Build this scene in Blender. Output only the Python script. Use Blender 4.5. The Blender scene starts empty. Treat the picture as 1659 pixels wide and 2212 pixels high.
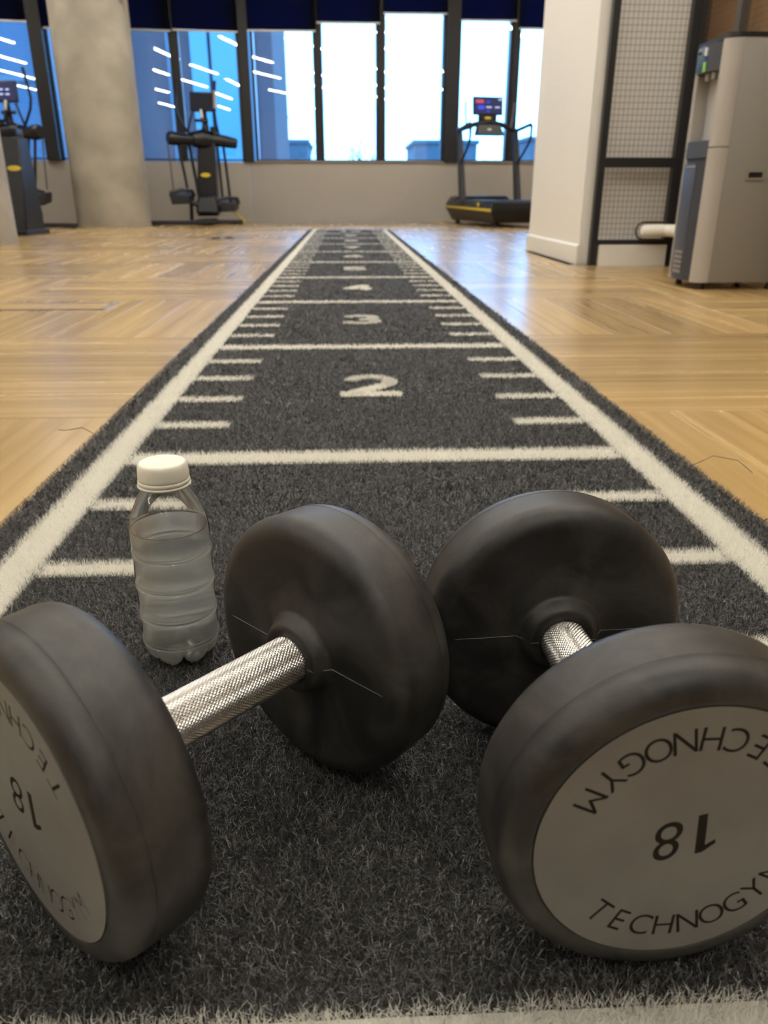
import bpy, bmesh, math, random
import numpy as np
from mathutils import Vector, Matrix

random.seed(7)
rng = np.random.default_rng(11)
scene = bpy.context.scene
col = scene.collection
PI = math.pi

# ------------------------------------------------------------------ camera
cam_d = bpy.data.cameras.new('camera')
cam = bpy.data.objects.new('camera', cam_d)
col.objects.link(cam)
PITCH, YAW, ROLL = 0.390998, 0.04685, 0.00064
cam.location = (0.0, -1.21296, 0.396415)
fw = Vector((math.sin(YAW)*math.cos(PITCH), math.cos(YAW)*math.cos(PITCH), -math.sin(PITCH)))
rt = Vector((math.cos(YAW), -math.sin(YAW), 0))
up = rt.cross(fw)
rt2 = rt*math.cos(ROLL) + up*math.sin(ROLL)
up2 = -rt*math.sin(ROLL) + up*math.cos(ROLL)
cam.rotation_euler = Matrix((rt2, up2, -fw)).transposed().to_euler()
cam_d.sensor_fit = 'HORIZONTAL'
cam_d.sensor_width = 36.0
cam_d.lens = 1659.96/1659*36.0
cam_d.clip_start = 0.02
cam_d.clip_end = 400
cam_d.dof.use_dof = True
cam_d.dof.focus_distance = 0.64
cam_d.dof.aperture_fstop = 13.0
scene.camera = cam

# ------------------------------------------------------------------ sky, light, exposure
world = bpy.data.worlds.new('overcast_sky')
scene.world = world
world.use_nodes = True
wn, wl = world.node_tree.nodes, world.node_tree.links
wn.clear()
wo = wn.new('ShaderNodeOutputWorld'); wb = wn.new('ShaderNodeBackground')
tc = wn.new('ShaderNodeTexCoord'); sx = wn.new('ShaderNodeSeparateXYZ')
wr = wn.new('ShaderNodeValToRGB'); nz = wn.new('ShaderNodeTexNoise')
wr.color_ramp.elements[0].position = 0.0; wr.color_ramp.elements[0].color = (0.28, 0.56, 1.0, 1)
wr.color_ramp.elements[1].position = 0.5; wr.color_ramp.elements[1].color = (0.21, 0.50, 1.0, 1)
nz.inputs['Scale'].default_value = 2.2; nz.inputs['Detail'].default_value = 3
ad = wn.new('ShaderNodeMath'); ad.operation = 'MULTIPLY_ADD'; ad.inputs[1].default_value = 0.25
wl.new(tc.outputs['Generated'], sx.inputs[0]); wl.new(tc.outputs['Generated'], nz.inputs['Vector'])
wl.new(nz.outputs['Fac'], ad.inputs[0]); wl.new(sx.outputs['Z'], ad.inputs[2])
wl.new(ad.outputs[0], wr.inputs['Fac']); wl.new(wr.outputs['Color'], wb.inputs['Color'])
wb.inputs['Strength'].default_value = 3.1
wl.new(wb.outputs[0], wo.inputs[0])

STRIP_POWER = 27.0        # emission of the ceiling strips
STRIP_COLOR = (1.0, 0.92, 0.79, 1)

portal = bpy.data.lights.new('window_portal', 'AREA')
portal.shape = 'RECTANGLE'; portal.size = 10.0; portal.size_y = 2.3
portal.cycles.is_portal = True
po = bpy.data.objects.new('window_portal', portal)
po.location = (0.2, 12.62, 1.95); po.rotation_euler = (-PI/2, 0, 0)
col.objects.link(po)

scene.view_settings.view_transform = 'Standard'
scene.view_settings.look = 'None'
scene.view_settings.exposure = 1.45
scene.view_settings.gamma = 1.0
scene.view_settings.use_curve_mapping = False
scene.cycles.use_denoising = True
scene.cycles.max_bounces = 10
scene.cycles.transparent_max_bounces = 16
scene.cycles.caustics_refractive = False
scene.cycles.caustics_reflective = False
scene.cycles.sample_clamp_indirect = 6.0

# ------------------------------------------------------------------ materials
def new_mat(name):
    m = bpy.data.materials.new(name); m.use_nodes = True
    nt = m.node_tree; b = nt.nodes['Principled BSDF']
    return m, nt, b

def mat(name, c, rough=0.5, metal=0.0, spec=0.5, var=0.0, scale=6.0, bump=0.0, bscale=80.0, coat=0.0, c2=None, rvar=0.0):
    m, nt, b = new_mat(name)
    N, L = nt.nodes, nt.links
    b.inputs['Base Color'].default_value = (*c, 1)
    b.inputs['Roughness'].default_value = rough
    b.inputs['Metallic'].default_value = metal
    b.inputs['Specular IOR Level'].default_value = spec
    b.inputs['Coat Weight'].default_value = coat
    t = N.new('ShaderNodeTexCoord')
    if var or c2:
        n = N.new('ShaderNodeTexNoise'); n.inputs['Scale'].default_value = scale; n.inputs['Detail'].default_value = 6
        L.new(t.outputs['Object'], n.inputs['Vector'])
        r = N.new('ShaderNodeValToRGB')
        a = c; d = c2 if c2 else tuple(min(1, x*(1+var)) for x in c)
        if not c2: a = tuple(x*(1-var) for x in c)
        r.color_ramp.elements[0].position = 0.35; r.color_ramp.elements[0].color = (*a, 1)
        r.color_ramp.elements[1].position = 0.68; r.color_ramp.elements[1].color = (*d, 1)
        L.new(n.outputs['Fac'], r.inputs['Fac']); L.new(r.outputs['Color'], b.inputs['Base Color'])
        if rvar:
            mr = N.new('ShaderNodeMapRange'); mr.inputs['To Min'].default_value = rough - rvar; mr.inputs['To Max'].default_value = rough + rvar
            L.new(n.outputs['Fac'], mr.inputs['Value']); L.new(mr.outputs[0], b.inputs['Roughness'])
    if bump:
        n2 = N.new('ShaderNodeTexNoise'); n2.inputs['Scale'].default_value = bscale; n2.inputs['Detail'].default_value = 4
        L.new(t.outputs['Object'], n2.inputs['Vector'])
        bp = N.new('ShaderNodeBump'); bp.inputs['Strength'].default_value = bump; bp.inputs['Distance'].default_value = 0.002
        L.new(n2.outputs['Fac'], bp.inputs['Height']); L.new(bp.outputs[0], b.inputs['Normal'])
    return m

def emis(name, c, s):
    m, nt, b = new_mat(name)
    b.inputs['Base Color'].default_value = (0.02, 0.02, 0.02, 1)
    b.inputs['Emission Color'].default_value = (*c[:3], 1)
    b.inputs['Emission Strength'].default_value = s
    b.inputs['Specular IOR Level'].default_value = 0.12
    return m

def glass_sheet(name, tint, ior, rough=0.0, boost=1.0):
    m = bpy.data.materials.new(name); m.use_nodes = True
    nt = m.node_tree; N, L = nt.nodes, nt.links; N.clear()
    o = N.new('ShaderNodeOutputMaterial'); mx = N.new('ShaderNodeMixShader')
    tr = N.new('ShaderNodeBsdfTransparent'); tr.inputs[0].default_value = (*tint, 1)
    gl = N.new('ShaderNodeBsdfGlossy'); gl.inputs['Roughness'].default_value = rough
    fr = N.new('ShaderNodeFresnel'); fr.inputs['IOR'].default_value = ior
    mu = N.new('ShaderNodeMath'); mu.operation = 'MULTIPLY'; mu.inputs[1].default_value = boost; mu.use_clamp = True
    L.new(fr.outputs[0], mu.inputs[0]); L.new(mu.outputs[0], mx.inputs[0])
    L.new(tr.outputs[0], mx.inputs[1]); L.new(gl.outputs[0], mx.inputs[2]); L.new(mx.outputs[0], o.inputs[0])
    return m

def wood_mat():
    m, nt, b = new_mat('oak_plank')
    N, L = nt.nodes, nt.links
    uv = N.new('ShaderNodeUVMap'); uv.uv_map = 'UVMap'
    oi = N.new('ShaderNodeObjectInfo')
    at = N.new('ShaderNodeAttribute'); at.attribute_name = 'plank_id'
    k = N.new('ShaderNodeMath'); k.operation = 'MULTIPLY_ADD'; k.inputs[1].default_value = 977.0
    L.new(oi.outputs['Random'], k.inputs[0]); L.new(at.outputs['Fac'], k.inputs[2])
    wnz = N.new('ShaderNodeTexWhiteNoise'); wnz.noise_dimensions = '1D'; L.new(k.outputs[0], wnz.inputs['W'])
    mp = N.new('ShaderNodeMapping'); mp.inputs['Scale'].default_value = (0.7, 22.0, 1.0); L.new(uv.outputs[0], mp.inputs['Vector'])
    cx = N.new('ShaderNodeCombineXYZ'); L.new(k.outputs[0], cx.inputs['Z'])
    va = N.new('ShaderNodeVectorMath'); va.operation = 'ADD'; L.new(mp.outputs[0], va.inputs[0]); L.new(cx.outputs[0], va.inputs[1])
    n1 = N.new('ShaderNodeTexNoise'); n1.inputs['Scale'].default_value = 1.0; n1.inputs['Detail'].default_value = 5; n1.inputs['Distortion'].default_value = 0.6
    L.new(va.outputs[0], n1.inputs['Vector'])
    r = N.new('ShaderNodeValToRGB'); e = r.color_ramp.elements
    e[0].position = 0.25; e[0].color = (0.280, 0.177, 0.071, 1)
    e[1].position = 0.75; e[1].color = (0.480, 0.335, 0.147, 1)
    x = e.new(0.5); x.color = (0.370, 0.246, 0.102, 1)
    L.new(n1.outputs['Fac'], r.inputs['Fac'])
    mr = N.new('ShaderNodeMapRange'); mr.inputs['To Min'].default_value = 0.80; mr.inputs['To Max'].default_value = 1.16
    L.new(wnz.outputs['Value'], mr.inputs['Value'])
    mm = N.new('ShaderNodeVectorMath'); mm.operation = 'SCALE'
    L.new(r.outputs['Color'], mm.inputs[0]); L.new(mr.outputs[0], mm.inputs['Scale'])
    L.new(mm.outputs[0], b.inputs['Base Color'])
    mr2 = N.new('ShaderNodeMapRange'); mr2.inputs['To Min'].default_value = 0.21; mr2.inputs['To Max'].default_value = 0.31
    L.new(n1.outputs['Fac'], mr2.inputs['Value']); L.new(mr2.outputs[0], b.inputs['Roughness'])
    bp = N.new('ShaderNodeBump'); bp.inputs['Strength'].default_value = 0.06; bp.inputs['Distance'].default_value = 0.001
    L.new(n1.outputs['Fac'], bp.inputs['Height']); L.new(bp.outputs[0], b.inputs['Normal'])
    b.inputs['Specular IOR Level'].default_value = 0.6
    return m

def fibre_mat(name, c0, c1, rough, spec, through=0.0):
    m, nt, b = new_mat(name)
    N, L = nt.nodes, nt.links
    at = N.new('ShaderNodeAttribute'); at.attribute_name = 'tone'
    r = N.new('ShaderNodeValToRGB')
    r.color_ramp.elements[0].color = (*c0, 1); r.color_ramp.elements[1].color = (*c1, 1)
    L.new(at.outputs['Fac'], r.inputs['Fac']); L.new(r.outputs['Color'], b.inputs['Base Color'])
    b.inputs['Roughness'].default_value = rough; b.inputs['Specular IOR Level'].default_value = spec
    if through:       # light passes through the pale fibres
        t = N.new('ShaderNodeBsdfTranslucent'); x = N.new('ShaderNodeMixShader'); x.inputs[0].default_value = through
        L.new(r.outputs['Color'], t.inputs[0]); L.new(b.outputs[0], x.inputs[1]); L.new(t.outputs[0], x.inputs[2])
        L.new(x.outputs[0], N['Material Output'].inputs['Surface'])
    return m

def rubber_mat():
    m, nt, b = new_mat('black_rubber')
    N, L = nt.nodes, nt.links
    t = N.new('ShaderNodeTexCoord')
    n = N.new('ShaderNodeTexNoise'); n.inputs['Scale'].default_value = 17; n.inputs['Detail'].default_value = 9; n.inputs['Roughness'].default_value = 0.66; n.inputs['Distortion'].default_value = 0.8
    L.new(t.outputs['Object'], n.inputs['Vector'])
    r = N.new('ShaderNodeValToRGB'); e = r.color_ramp.elements
    e[0].position = 0.42; e[0].color = (0.0105, 0.0105, 0.0107, 1)
    e[1].position = 0.70; e[1].color = (0.050, 0.0475, 0.043, 1)
    L.new(n.outputs['Fac'], r.inputs['Fac']); L.new(r.outputs['Color'], b.inputs['Base Color'])
    mr = N.new('ShaderNodeMapRange'); mr.inputs['To Min'].default_value = 0.38; mr.inputs['To Max'].default_value = 0.60
    L.new(n.outputs['Fac'], mr.inputs['Value']); L.new(mr.outputs[0], b.inputs['Roughness'])
    n2 = N.new('ShaderNodeTexNoise'); n2.inputs['Scale'].default_value = 420; n2.inputs['Detail'].default_value = 2
    L.new(t.outputs['Object'], n2.inputs['Vector'])
    bp = N.new('ShaderNodeBump'); bp.inputs['Strength'].default_value = 0.18; bp.inputs['Distance'].default_value = 0.0006
    L.new(n2.outputs['Fac'], bp.inputs['Height']); L.new(bp.outputs[0], b.inputs['Normal'])
    return m

def water_mat():
    m = bpy.data.materials.new('cloudy_water'); m.use_nodes = True
    nt = m.node_tree; N, L = nt.nodes, nt.links; N.clear()
    o = N.new('ShaderNodeOutputMaterial'); mx = N.new('ShaderNodeMixShader'); mx.inputs[0].default_value = 0.52
    g = N.new('ShaderNodeBsdfPrincipled'); g.inputs['Base Color'].default_value = (0.97, 0.98, 0.97, 1)
    g.inputs['Transmission Weight'].default_value = 1.0; g.inputs['IOR'].default_value = 1.2; g.inputs['Roughness'].default_value = 0.12
    a = N.new('ShaderNodeAddShader'); t = N.new('ShaderNodeBsdfTranslucent'); d = N.new('ShaderNodeBsdfDiffuse')
    t.inputs[0].default_value = (0.84, 0.85, 0.80, 1); d.inputs[0].default_value = (0.40, 0.41, 0.39, 1)
    L.new(t.outputs[0], a.inputs[0]); L.new(d.outputs[0], a.inputs[1])
    L.new(g.outputs[0], mx.inputs[1]); L.new(a.outputs[0], mx.inputs[2]); L.new(mx.outputs[0], o.inputs[0])
    return m

def blind_mat():
    m = bpy.data.materials.new('navy_blind_fabric'); m.use_nodes = True
    nt = m.node_tree; N, L = nt.nodes, nt.links; N.clear()
    o = N.new('ShaderNodeOutputMaterial'); a = N.new('ShaderNodeAddShader')
    t = N.new('ShaderNodeBsdfTranslucent'); d = N.new('ShaderNodeBsdfDiffuse')
    t.inputs[0].default_value = (0.012, 0.052, 0.140, 1); d.inputs[0].default_value = (0.0042, 0.0048, 0.0060, 1)
    L.new(t.outputs[0], a.inputs[0]); L.new(d.outputs[0], a.inputs[1]); L.new(a.outputs[0], o.inputs[0])
    return m

M = {}
M['wood'] = wood_mat()
M['rubber'] = rubber_mat()
M['cap'] = mat('grey_end_cap', (0.165, 0.160, 0.149), 0.5, var=0.10, scale=22, bump=0.05, bscale=500)
M['cap_dark'] = mat('dark_engraving', (0.022, 0.019, 0.015), 0.9, 0.0, 0.08)
M['steel'] = mat('knurled_steel', (0.60, 0.585, 0.56), 0.33, 1.0)
M['seam'] = mat('pale_mould_seam', (0.11, 0.11, 0.11), 0.5)
M['black_fibre'] = fibre_mat('black_turf_fibre', (0.015, 0.015, 0.0155), (0.255, 0.252, 0.247), 0.34, 0.7)
M['white_fibre'] = fibre_mat('white_turf_fibre', (0.86, 0.845, 0.77), (0.97, 0.962, 0.92), 0.6, 0.3, 0.45)
M['backing'] = mat('turf_backing', (0.010, 0.010, 0.010), 0.9)
M['white_base'] = mat('white_turf_base', (0.50, 0.47, 0.39), 0.9)
M['subfloor'] = mat('dark_subfloor', (0.07, 0.045, 0.025), 0.9)
M['concrete'] = mat('raw_concrete', (0.31, 0.285, 0.24), 0.8, var=0.16, scale=2.6, bump=0.25, bscale=22)
M['white_wall'] = mat('white_paint', (0.70, 0.685, 0.65), 0.6, var=0.02, scale=1.5)
M['taupe'] = mat('taupe_paint', (0.36, 0.335, 0.305), 0.6, var=0.03, scale=1.2)
M['room_wall'] = mat('pale_room_paint', (0.62, 0.58, 0.52), 0.7)
M['ceiling'] = mat('dark_ceiling_paint', (0.12, 0.12, 0.12), 0.8)
M['skirting'] = mat('white_skirting', (0.72, 0.705, 0.66), 0.45)
M['frame'] = mat('dark_window_frame', (0.014, 0.0135, 0.016), 0.5, 0.0, 0.3)
M['frame_out'] = mat('blue_grey_jamb', (0.20, 0.26, 0.34), 0.35, 0.3)
M['glass'] = glass_sheet('window_glass', (0.86, 0.95, 0.99), 1.5, 0.0, 1.9)
M['blind'] = blind_mat()
M['hem'] = mat('grey_hem_bar', (0.35, 0.34, 0.33), 0.4, 0.4)
M['strip'] = emis('strip_diffuser', STRIP_COLOR, STRIP_POWER)
M['lampbody'] = mat('lamp_housing', (0.5, 0.5, 0.5), 0.5, 0.3)
M['machine'] = mat('machine_black', (0.008, 0.009, 0.013), 0.34, 0.0, 0.35)
M['machine2'] = mat('machine_charcoal', (0.018, 0.019, 0.023), 0.45, 0.0, 0.35)
M['machine_steel'] = mat('machine_grey_tube', (0.12, 0.12, 0.125), 0.3, 0.7)
M['grip'] = mat('silver_grip', (0.42, 0.40, 0.38), 0.4, 0.6)
M['yellow'] = mat('yellow_trim', (0.62, 0.46, 0.03), 0.45)
M['screen_dark'] = mat('dark_screen', (0.004, 0.006, 0.018), 0.35, 0.0, 0.12)
M['screen_on'] = emis('lit_screen', (0.004, 0.006, 0.030), 1.0)
M['icon_white'] = emis('screen_icon_white', (0.30, 0.34, 0.55), 0.9)
M['icon_red'] = emis('screen_icon_red', (0.30, 0.04, 0.08), 0.8)
M['icon_blue'] = emis('screen_icon_blue', (0.02, 0.03, 0.50), 0.9)
M['black_steel'] = mat('black_steel_frame', (0.018, 0.018, 0.020), 0.45, 0.2)
M['wire'] = mat('bronze_wire', (0.10, 0.060, 0.032), 0.45, 0.5)
M['brown_wall'] = mat('brown_backing', (0.27, 0.175, 0.100), 0.8, var=0.2, scale=3)
M['pipe'] = mat('white_pipe', (0.82, 0.80, 0.74), 0.4)
M['disp_side'] = mat('taupe_plastic', (0.245, 0.233, 0.212), 0.45, bump=0.05, bscale=600)
M['disp_light'] = mat('silver_plastic', (0.40, 0.375, 0.345), 0.32, 0.15)
M['disp_navy'] = mat('slate_blue_plastic', (0.055, 0.068, 0.095), 0.35)
M['disp_navy2'] = mat('dark_slate_plastic', (0.032, 0.038, 0.052), 0.4)
M['disp_recess'] = mat('recess_grey', (0.42, 0.42, 0.42), 0.45)
M['lid_black'] = mat('black_lid', (0.012, 0.012, 0.013), 0.35)
M['label_green'] = mat('green_label', (0.25, 0.62, 0.12), 0.5)
M['label_violet'] = mat('violet_label', (0.06, 0.06, 0.42), 0.5)
M['label_white'] = mat('pale_label', (0.55, 0.58, 0.62), 0.5)
M['bottle_cap'] = mat('milky_plastic', (0.74, 0.72, 0.62), 0.38)
M['bottle'] = glass_sheet('clear_plastic', (0.985, 0.988, 0.985), 1.45, 0.04, 1.0)
M['water'] = water_mat()
M['surface'] = glass_sheet('water_surface', (0.97, 0.975, 0.965), 1.5, 0.06, 1.6)
M['metal_trim'] = mat('metal_trim', (0.42, 0.40, 0.36), 0.3, 0.8)
M['fac_wall'] = mat('slate_brick', (0.060, 0.039, 0.044), 0.8, var=0.12, scale=0.6)
M['fac_glass'] = mat('cyan_cladding', (0.065, 0.19, 0.25), 0.3, 0.0)
M['fac_blue'] = mat('blue_cladding', (0.015, 0.046, 0.085), 0.35)
M['fac_line'] = mat('pale_blue_bar', (0.042, 0.078, 0.11), 0.4)
M['far_wall'] = mat('far_building', (0.06, 0.10, 0.13), 0.9)  # blue distance haze is put into the wall colour
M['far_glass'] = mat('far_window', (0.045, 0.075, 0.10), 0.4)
M['tree'] = mat('hazy_branch', (0.08, 0.14, 0.16), 0.9)  # pale bluish haze is put into the branch colour
M['ground_out'] = mat('outdoor_ground', (0.16, 0.18, 0.17), 0.9)

# ------------------------------------------------------------------ helpers
class MB:
    def __init__(self): self.v = []; self.f = []
    def add(self, vs, fs):
        o = len(self.v); self.v += [tuple(x) for x in vs]; self.f += [tuple(i+o for i in f) for f in fs]
        return self
    def box(self, c, s, rot=None, bev=0.0):
        if bev:
            bm = bmesh.new(); bmesh.ops.create_cube(bm, size=1.0)
            bmesh.ops.scale(bm, vec=s, verts=bm.verts)
            bmesh.ops.bevel(bm, geom=list(bm.edges), offset=bev, segments=2, affect='EDGES', profile=0.5)
            bm.verts.ensure_lookup_table()
            for i, v in enumerate(bm.verts): v.index = i
            vs = [v.co.copy() for v in bm.verts]; fs = [[v.index for v in f.verts] for f in bm.faces]; bm.free()
        else:
            x, y, z = s[0]/2, s[1]/2, s[2]/2
            vs = [Vector(p) for p in ((-x,-y,-z),(x,-y,-z),(x,y,-z),(-x,y,-z),(-x,-y,z),(x,-y,z),(x,y,z),(-x,y,z))]
            fs = [(0,3,2,1),(4,5,6,7),(0,1,5,4),(1,2,6,5),(2,3,7,6),(3,0,4,7)]
        if rot is not None: vs = [rot @ v for v in vs]
        c = Vector(c)
        return self.add([v + c for v in vs], fs)
    def hexa(self, lo, hi):       # lo, hi: four corner points each (counter-clockwise seen from above)
        return self.add(list(lo)+list(hi), [(0,3,2,1),(4,5,6,7),(0,1,5,4),(1,2,6,5),(2,3,7,6),(3,0,4,7)])
    def tube(self, pts, r, n=8, cap=True):
        pts = [Vector(p) for p in pts]; rs = r if isinstance(r, (list, tuple)) else [r]*len(pts)
        vs, fs = [], []; ref = None
        for i, p in enumerate(pts):
            d = (pts[min(i+1, len(pts)-1)] - pts[max(i-1, 0)]).normalized()
            if ref is None:
                ref = Vector((0,0,1)) if abs(d.z) < 0.9 else Vector((1,0,0))
            a = (ref - d*ref.dot(d)).normalized(); b = d.cross(a); ref = a
            for k in range(n):
                t = 2*PI*k/n
                vs.append(p + rs[i]*(math.cos(t)*a + math.sin(t)*b))
        for i in range(len(pts)-1):
            for k in range(n):
                fs.append((i*n+k, i*n+(k+1) % n, (i+1)*n+(k+1) % n, (i+1)*n+k))
        if cap:
            fs.append(tuple(reversed(range(n)))); fs.append(tuple((len(pts)-1)*n+k for k in range(n)))
        return self.add(vs, fs)
    def lathe(self, prof, n=48, M4=None, mod=None):   # prof: (axial, radius) along local Z
        vs, fs = [], []
        for z, r in prof:
            for k in range(n):
                t = 2*PI*k/n
                rr, zz = (r, z) if mod is None else mod(r, z, t)
                vs.append(Vector((rr*math.cos(t), rr*math.sin(t), zz)))
        for i in range(len(prof)-1):
            for k in range(n):
                fs.append((i*n+k, i*n+(k+1) % n, (i+1)*n+(k+1) % n, (i+1)*n+k))
        if M4 is not None: vs = [M4 @ v for v in vs]
        return self.add(vs, fs)
    def disc(self, c_idx_ring):
        self.f.append(tuple(c_idx_ring)); return self
    def prism(self, poly, axis, a, b):   # extrude a 2D polygon along an axis between a and b
        n = len(poly)
        def P(u, v, w):
            return {'x': (w, u, v), 'y': (u, w, v), 'z': (u, v, w)}[axis]
        vs = [P(u, v, a) for u, v in poly] + [P(u, v, b) for u, v in poly]
        fs = [tuple(reversed(range(n))), tuple(range(n, 2*n))] + [(i, (i+1) % n, n+(i+1) % n, n+i) for i in range(n)]
        return self.add(vs, fs)

def mesh_of(name, mb, smooth=None):
    me = bpy.data.meshes.new(name)
    me.from_pydata([tuple(v) for v in mb.v], [], mb.f)
    bm = bmesh.new(); bm.from_mesh(me); bmesh.ops.recalc_face_normals(bm, faces=bm.faces); bm.to_mesh(me); bm.free()
    if smooth:
        me.shade_smooth(); me.set_sharp_from_angle(angle=math.radians(smooth))
    return me

def link(name, data, m=None, parent=None):
    o = bpy.data.objects.new(name, data)
    col.objects.link(o)
    if m is not None and not data.materials: data.materials.append(m)
    if parent is not None: o.parent = parent
    return o

def part(name, mb, m, parent=None, smooth=40, label=None, stuff=False):
    o = link(name, mesh_of(name, mb, smooth), m, parent)
    if label: o['label'] = label
    if stuff: o['kind'] = 'stuff'
    return o

def thing(name, label, cat, loc=(0,0,0), rz=0.0, group=None):
    o = bpy.data.objects.new(name, None); col.objects.link(o)
    o.empty_display_size = 0.1
    o.location = loc; o.rotation_euler = (0, 0, rz)
    o['label'] = label; o['category'] = cat
    if group: o['group'] = group
    return o

def tag(o, label, cat, group=None, kind=None):
    o['label'] = label; o['category'] = cat
    if group: o['group'] = group
    if kind: o['kind'] = kind
    return o

def copy_tree(o, parent=None):
    c = o.copy(); col.objects.link(c)
    if parent is not None: c.parent = parent
    for ch in list(o.children): copy_tree(ch, c)
    return c

def rotz(a): return Matrix.Rotation(a, 3, 'Z')

# ------------------------------------------------------------------ the setting: shell
ZC = 3.55
FZ = -0.010                     # floor surface; the turf tips stand at z = 0
YB, XL, XR = -9.5, -7.2, 5.0    # back wall, left wall, right wall
DL = math.radians(8.0)          # the left run of windows stands at this angle
PV = Vector((-1.49, 12.33, 0)); DD = Vector((math.cos(DL), math.sin(DL), 0))
def lp(s, off=0.0, z=0.0):      # a point on the left run: s along it, off outwards
    return PV + DD*s + Vector((-math.sin(DL), math.cos(DL), 0))*off + Vector((0,0,z))

fl = part('floor', MB().box(((XL+XR)/2, (YB+13)/2, -0.075), (XR-XL+0.4, 13-YB+0.4, 0.10)), M['subfloor'], None, None)
tag(fl, 'oak parquet floor laid in blocks of planks under the gym', 'floor', kind='structure')
ce = part('ceiling', MB().box(((XL+XR)/2, (YB+13)/2, ZC+0.1), (XR-XL+0.4, 13-YB+0.4, 0.2)), M['ceiling'], None, None)
tag(ce, 'dark ceiling above the gym carrying the light strips', 'ceiling', kind='structure')
w = part('wall_back', MB().box(((XL+XR)/2, YB-0.1, ZC/2), (XR-XL, 0.2, ZC+0.04)), M['room_wall'], None, None)
tag(w, 'pale wall behind the camera end of the gym', 'wall', kind='structure')
w = part('wall_left', MB().box((XL-0.1, (YB+11.5)/2, ZC/2), (0.2, 11.5-YB, ZC+0.04)), M['room_wall'], None, None)
tag(w, 'pale side wall beyond the round columns', 'wall', kind='structure')
w = part('wall_right', MB().box((XR+0.1, (YB+12.5)/2, ZC/2), (0.2, 12.5-YB, ZC+0.04)), M['room_wall'], None, None)
tag(w, 'pale side wall hidden beyond the white partition', 'wall', kind='structure')
SILL = 0.885
mb = MB().box((1.755, 12.43, SILL/2-0.005), (6.49, 0.16, SILL+0.01))
w = part('wall_far', mb, M['taupe'], None, None)
tag(w, 'low taupe wall below the bright middle and right windows', 'wall', kind='structure')
mb = MB().hexa([lp(-5.8,0.02,-.01), lp(0,0.02,-.01), lp(0,0.18,-.01), lp(-5.8,0.18,-.01)], [lp(-5.8,0.02,SILL), lp(0,0.02,SILL), lp(0,0.18,SILL), lp(-5.8,0.18,SILL)])
w = part('wall_far_left', mb, M['taupe'], None, None)
tag(w, 'low taupe wall below the angled windows behind the ellipticals', 'wall', kind='structure')
part('wall_cap', MB().box((1.755, 12.40, SILL+0.008), (6.49, 0.18, 0.016)), M['taupe'], bpy.data.objects['wall_far'], None)
part('panel_joint', MB().box((1.62, 12.345, SILL/2), (0.02, 0.012, SILL-0.02)), M['taupe'], bpy.data.objects['wall_far'], None)
part('baseboard', MB().box((1.755, 12.345, 0.05), (6.49, 0.02, 0.12)), M['taupe'], bpy.data.objects['wall_far'], None)
w = part('wall_far_top', MB().box((1.755, 12.50, 3.45), (6.49, 0.16, 0.16)).hexa([lp(-5.8,0.1,3.37), lp(0,0.1,3.37), lp(0,0.25,3.37), lp(-5.8,0.25,3.37)], [lp(-5.8,0.1,ZC), lp(0,0.1,ZC), lp(0,0.25,ZC), lp(-5.8,0.25,ZC)]), M['frame'], None, None)
tag(w, 'dark beam along the top of the windows', 'beam', kind='structure')

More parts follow.
